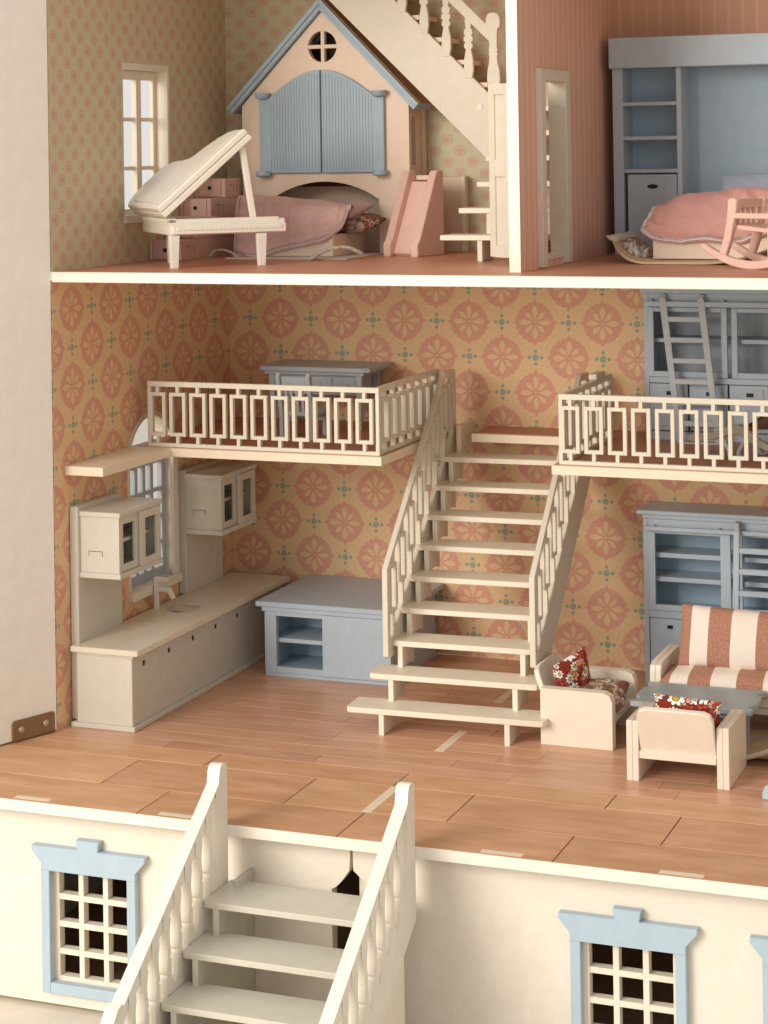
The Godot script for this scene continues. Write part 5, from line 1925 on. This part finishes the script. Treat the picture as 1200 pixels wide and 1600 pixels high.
	# curling rug
	t = thing("rug", "woven rug with curled up woolly edge under the right bed", "rug", V3(40, 30, -14))
	b = mb()
	var rf := func(u: float, v: float) -> Vector3:
		var x := lerpf(33.6, 46.5, u)
		var bend := pow(maxf(0.0, 1.0 - u * 3.6), 2.0)
		var b2 := pow(maxf(0.0, (u - 0.55) * 2.2), 2.0) * maxf(0.0, 1.0 - v * 2.0)
		var z := lerpf(-11.6 - 3.0 * bend, -21.0, v)
		return V3(x + bend * 0.5, 30.06 + 1.25 * bend + 1.6 * b2, z - b2 * 1.2)
	b.sheet(rf, 40, 24, Vector2(13, 9))
	part("weave", b, M["jute"], t)
	b = mb()
	for k in 46:
		var q: Vector3 = rf.call(0.0, k / 45.0 * 0.9)
		var pts := []
		for i in 5: pts.append(q + V3(-0.1 * i + 0.06 * sin(k * 2.1 + i), 0.05 + 0.07 * i + 0.05 * sin(i * 2.0 + k), 0.12 * sin(k * 1.3 + i)))
		b.tube(pts, 0.12, 5)
	for k in 60:
		var u := fmod(k * 0.618, 1.0)
		var q: Vector3 = rf.call(0.06 + 0.12 * u, 0.25 + 0.3 * fmod(k * 0.37, 1.0))
		var pts := []
		for i in 5: pts.append(q + V3(0.1 * sin(k + i), 0.14 * i * (0.6 + 0.4 * sin(k * 1.7)), 0.1 * cos(k * 1.9 + i)))
		b.tube(pts, 0.13, 5)
	part("fringe", b, M["wool"], t, "", "stuff")
	b = mb()
	var path := []
	for k in 40: path.append(rf.call(k / 39.0, 0.0) + V3(0, 0.04, 0.02))
	b.tube(path, 0.09, 6)
	part("hem", b, M["jute"], t)
	# rocking chair
	t = thing("rocking_chair", "pink wooden rocking chair with slatted back cut off by the right edge", "rocking chair", V3(44.7, 30, -7.6), -26.7, "", false)
	m = M["pink"]
	for z in [-0.2, -3.0]:
		b = mb()
		var p := []
		for k in 25:
			var x := lerpf(-3.85, 4.0, k / 24.0)
			p.append(V(x, 0.0 + 0.082 * x * x))
		p.append(V(4.05, 1.75)); p.append(V(3.9, 1.85))
		for k in 25:
			var x := lerpf(3.7, -3.55, k / 24.0)
			p.append(V(x, 0.52 + 0.075 * x * x))
		p.append(V(-3.8, 1.5)); p.append(V(-3.95, 1.38))
		b.prism(p, "xy", z - 0.25, z + 0.2, [], 0.06)
		part("runner", b, m, t)
		b = mb()
		b.prism([V(-2.45, 0.95), V(-1.95, 0.8), V(-1.55, 1.7), V(-1.3, 2.7), V(-1.08, 3.6), V(-1.0, 4.25), V(-1.15, 4.36), V(-1.55, 4.36), V(-1.7, 4.25), V(-1.75, 3.6), V(-1.85, 2.9), V(-2.1, 1.9)], "xy", z - 0.22, z + 0.17, [], 0.06)
		part("back_post", b, m, t)
		b = mb(); b.prism([V(1.3, 0.6), V(1.8, 0.7), V(1.7, 2.6), V(1.3, 2.6)], "xy", z - 0.2, z + 0.15, [], 0.05)
		part("front_leg", b, m, t)
		b = mb(); b.prism([V(-1.6, 3.1), V(1.9, 3.1), V(2.0, 3.3), V(1.8, 3.45), V(-1.5, 3.45)], "xy", z - 0.2, z + 0.15, [], 0.05)
		part("arm", b, m, t)
	b = mb(); b.prism([V(-1.62, 3.75), V(-1.28, 3.75), V(-1.15, 4.3), V(-1.5, 4.3)], "xy", -2.83, -0.42, [], 0.04)
	part("top_rail", b, m, t)
	b = mb(); b.prism([V(-1.85, 2.45), V(1.7, 2.2), V(1.7, 2.45), V(-1.8, 2.75)], "xy", -2.83, -0.42, [], 0.04)
	part("seat", b, m, t)
	for k in 4:
		b = mb()
		var z := -2.55 + 0.5 * k + 0.1
		b.prism([V(z, 2.7), V(z + 0.22, 2.7), V(z + 0.2, 2.95), V(z + 0.27, 3.2), V(z + 0.2, 3.45), V(z + 0.25, 3.6), V(z + 0.22, 3.8), V(z, 3.8), V(z - 0.03, 3.6), V(z + 0.02, 3.45), V(z - 0.05, 3.2), V(z + 0.02, 2.95)], "zy", -1.62, -1.42, [], 0.03)
		part("slat", b, m, t)
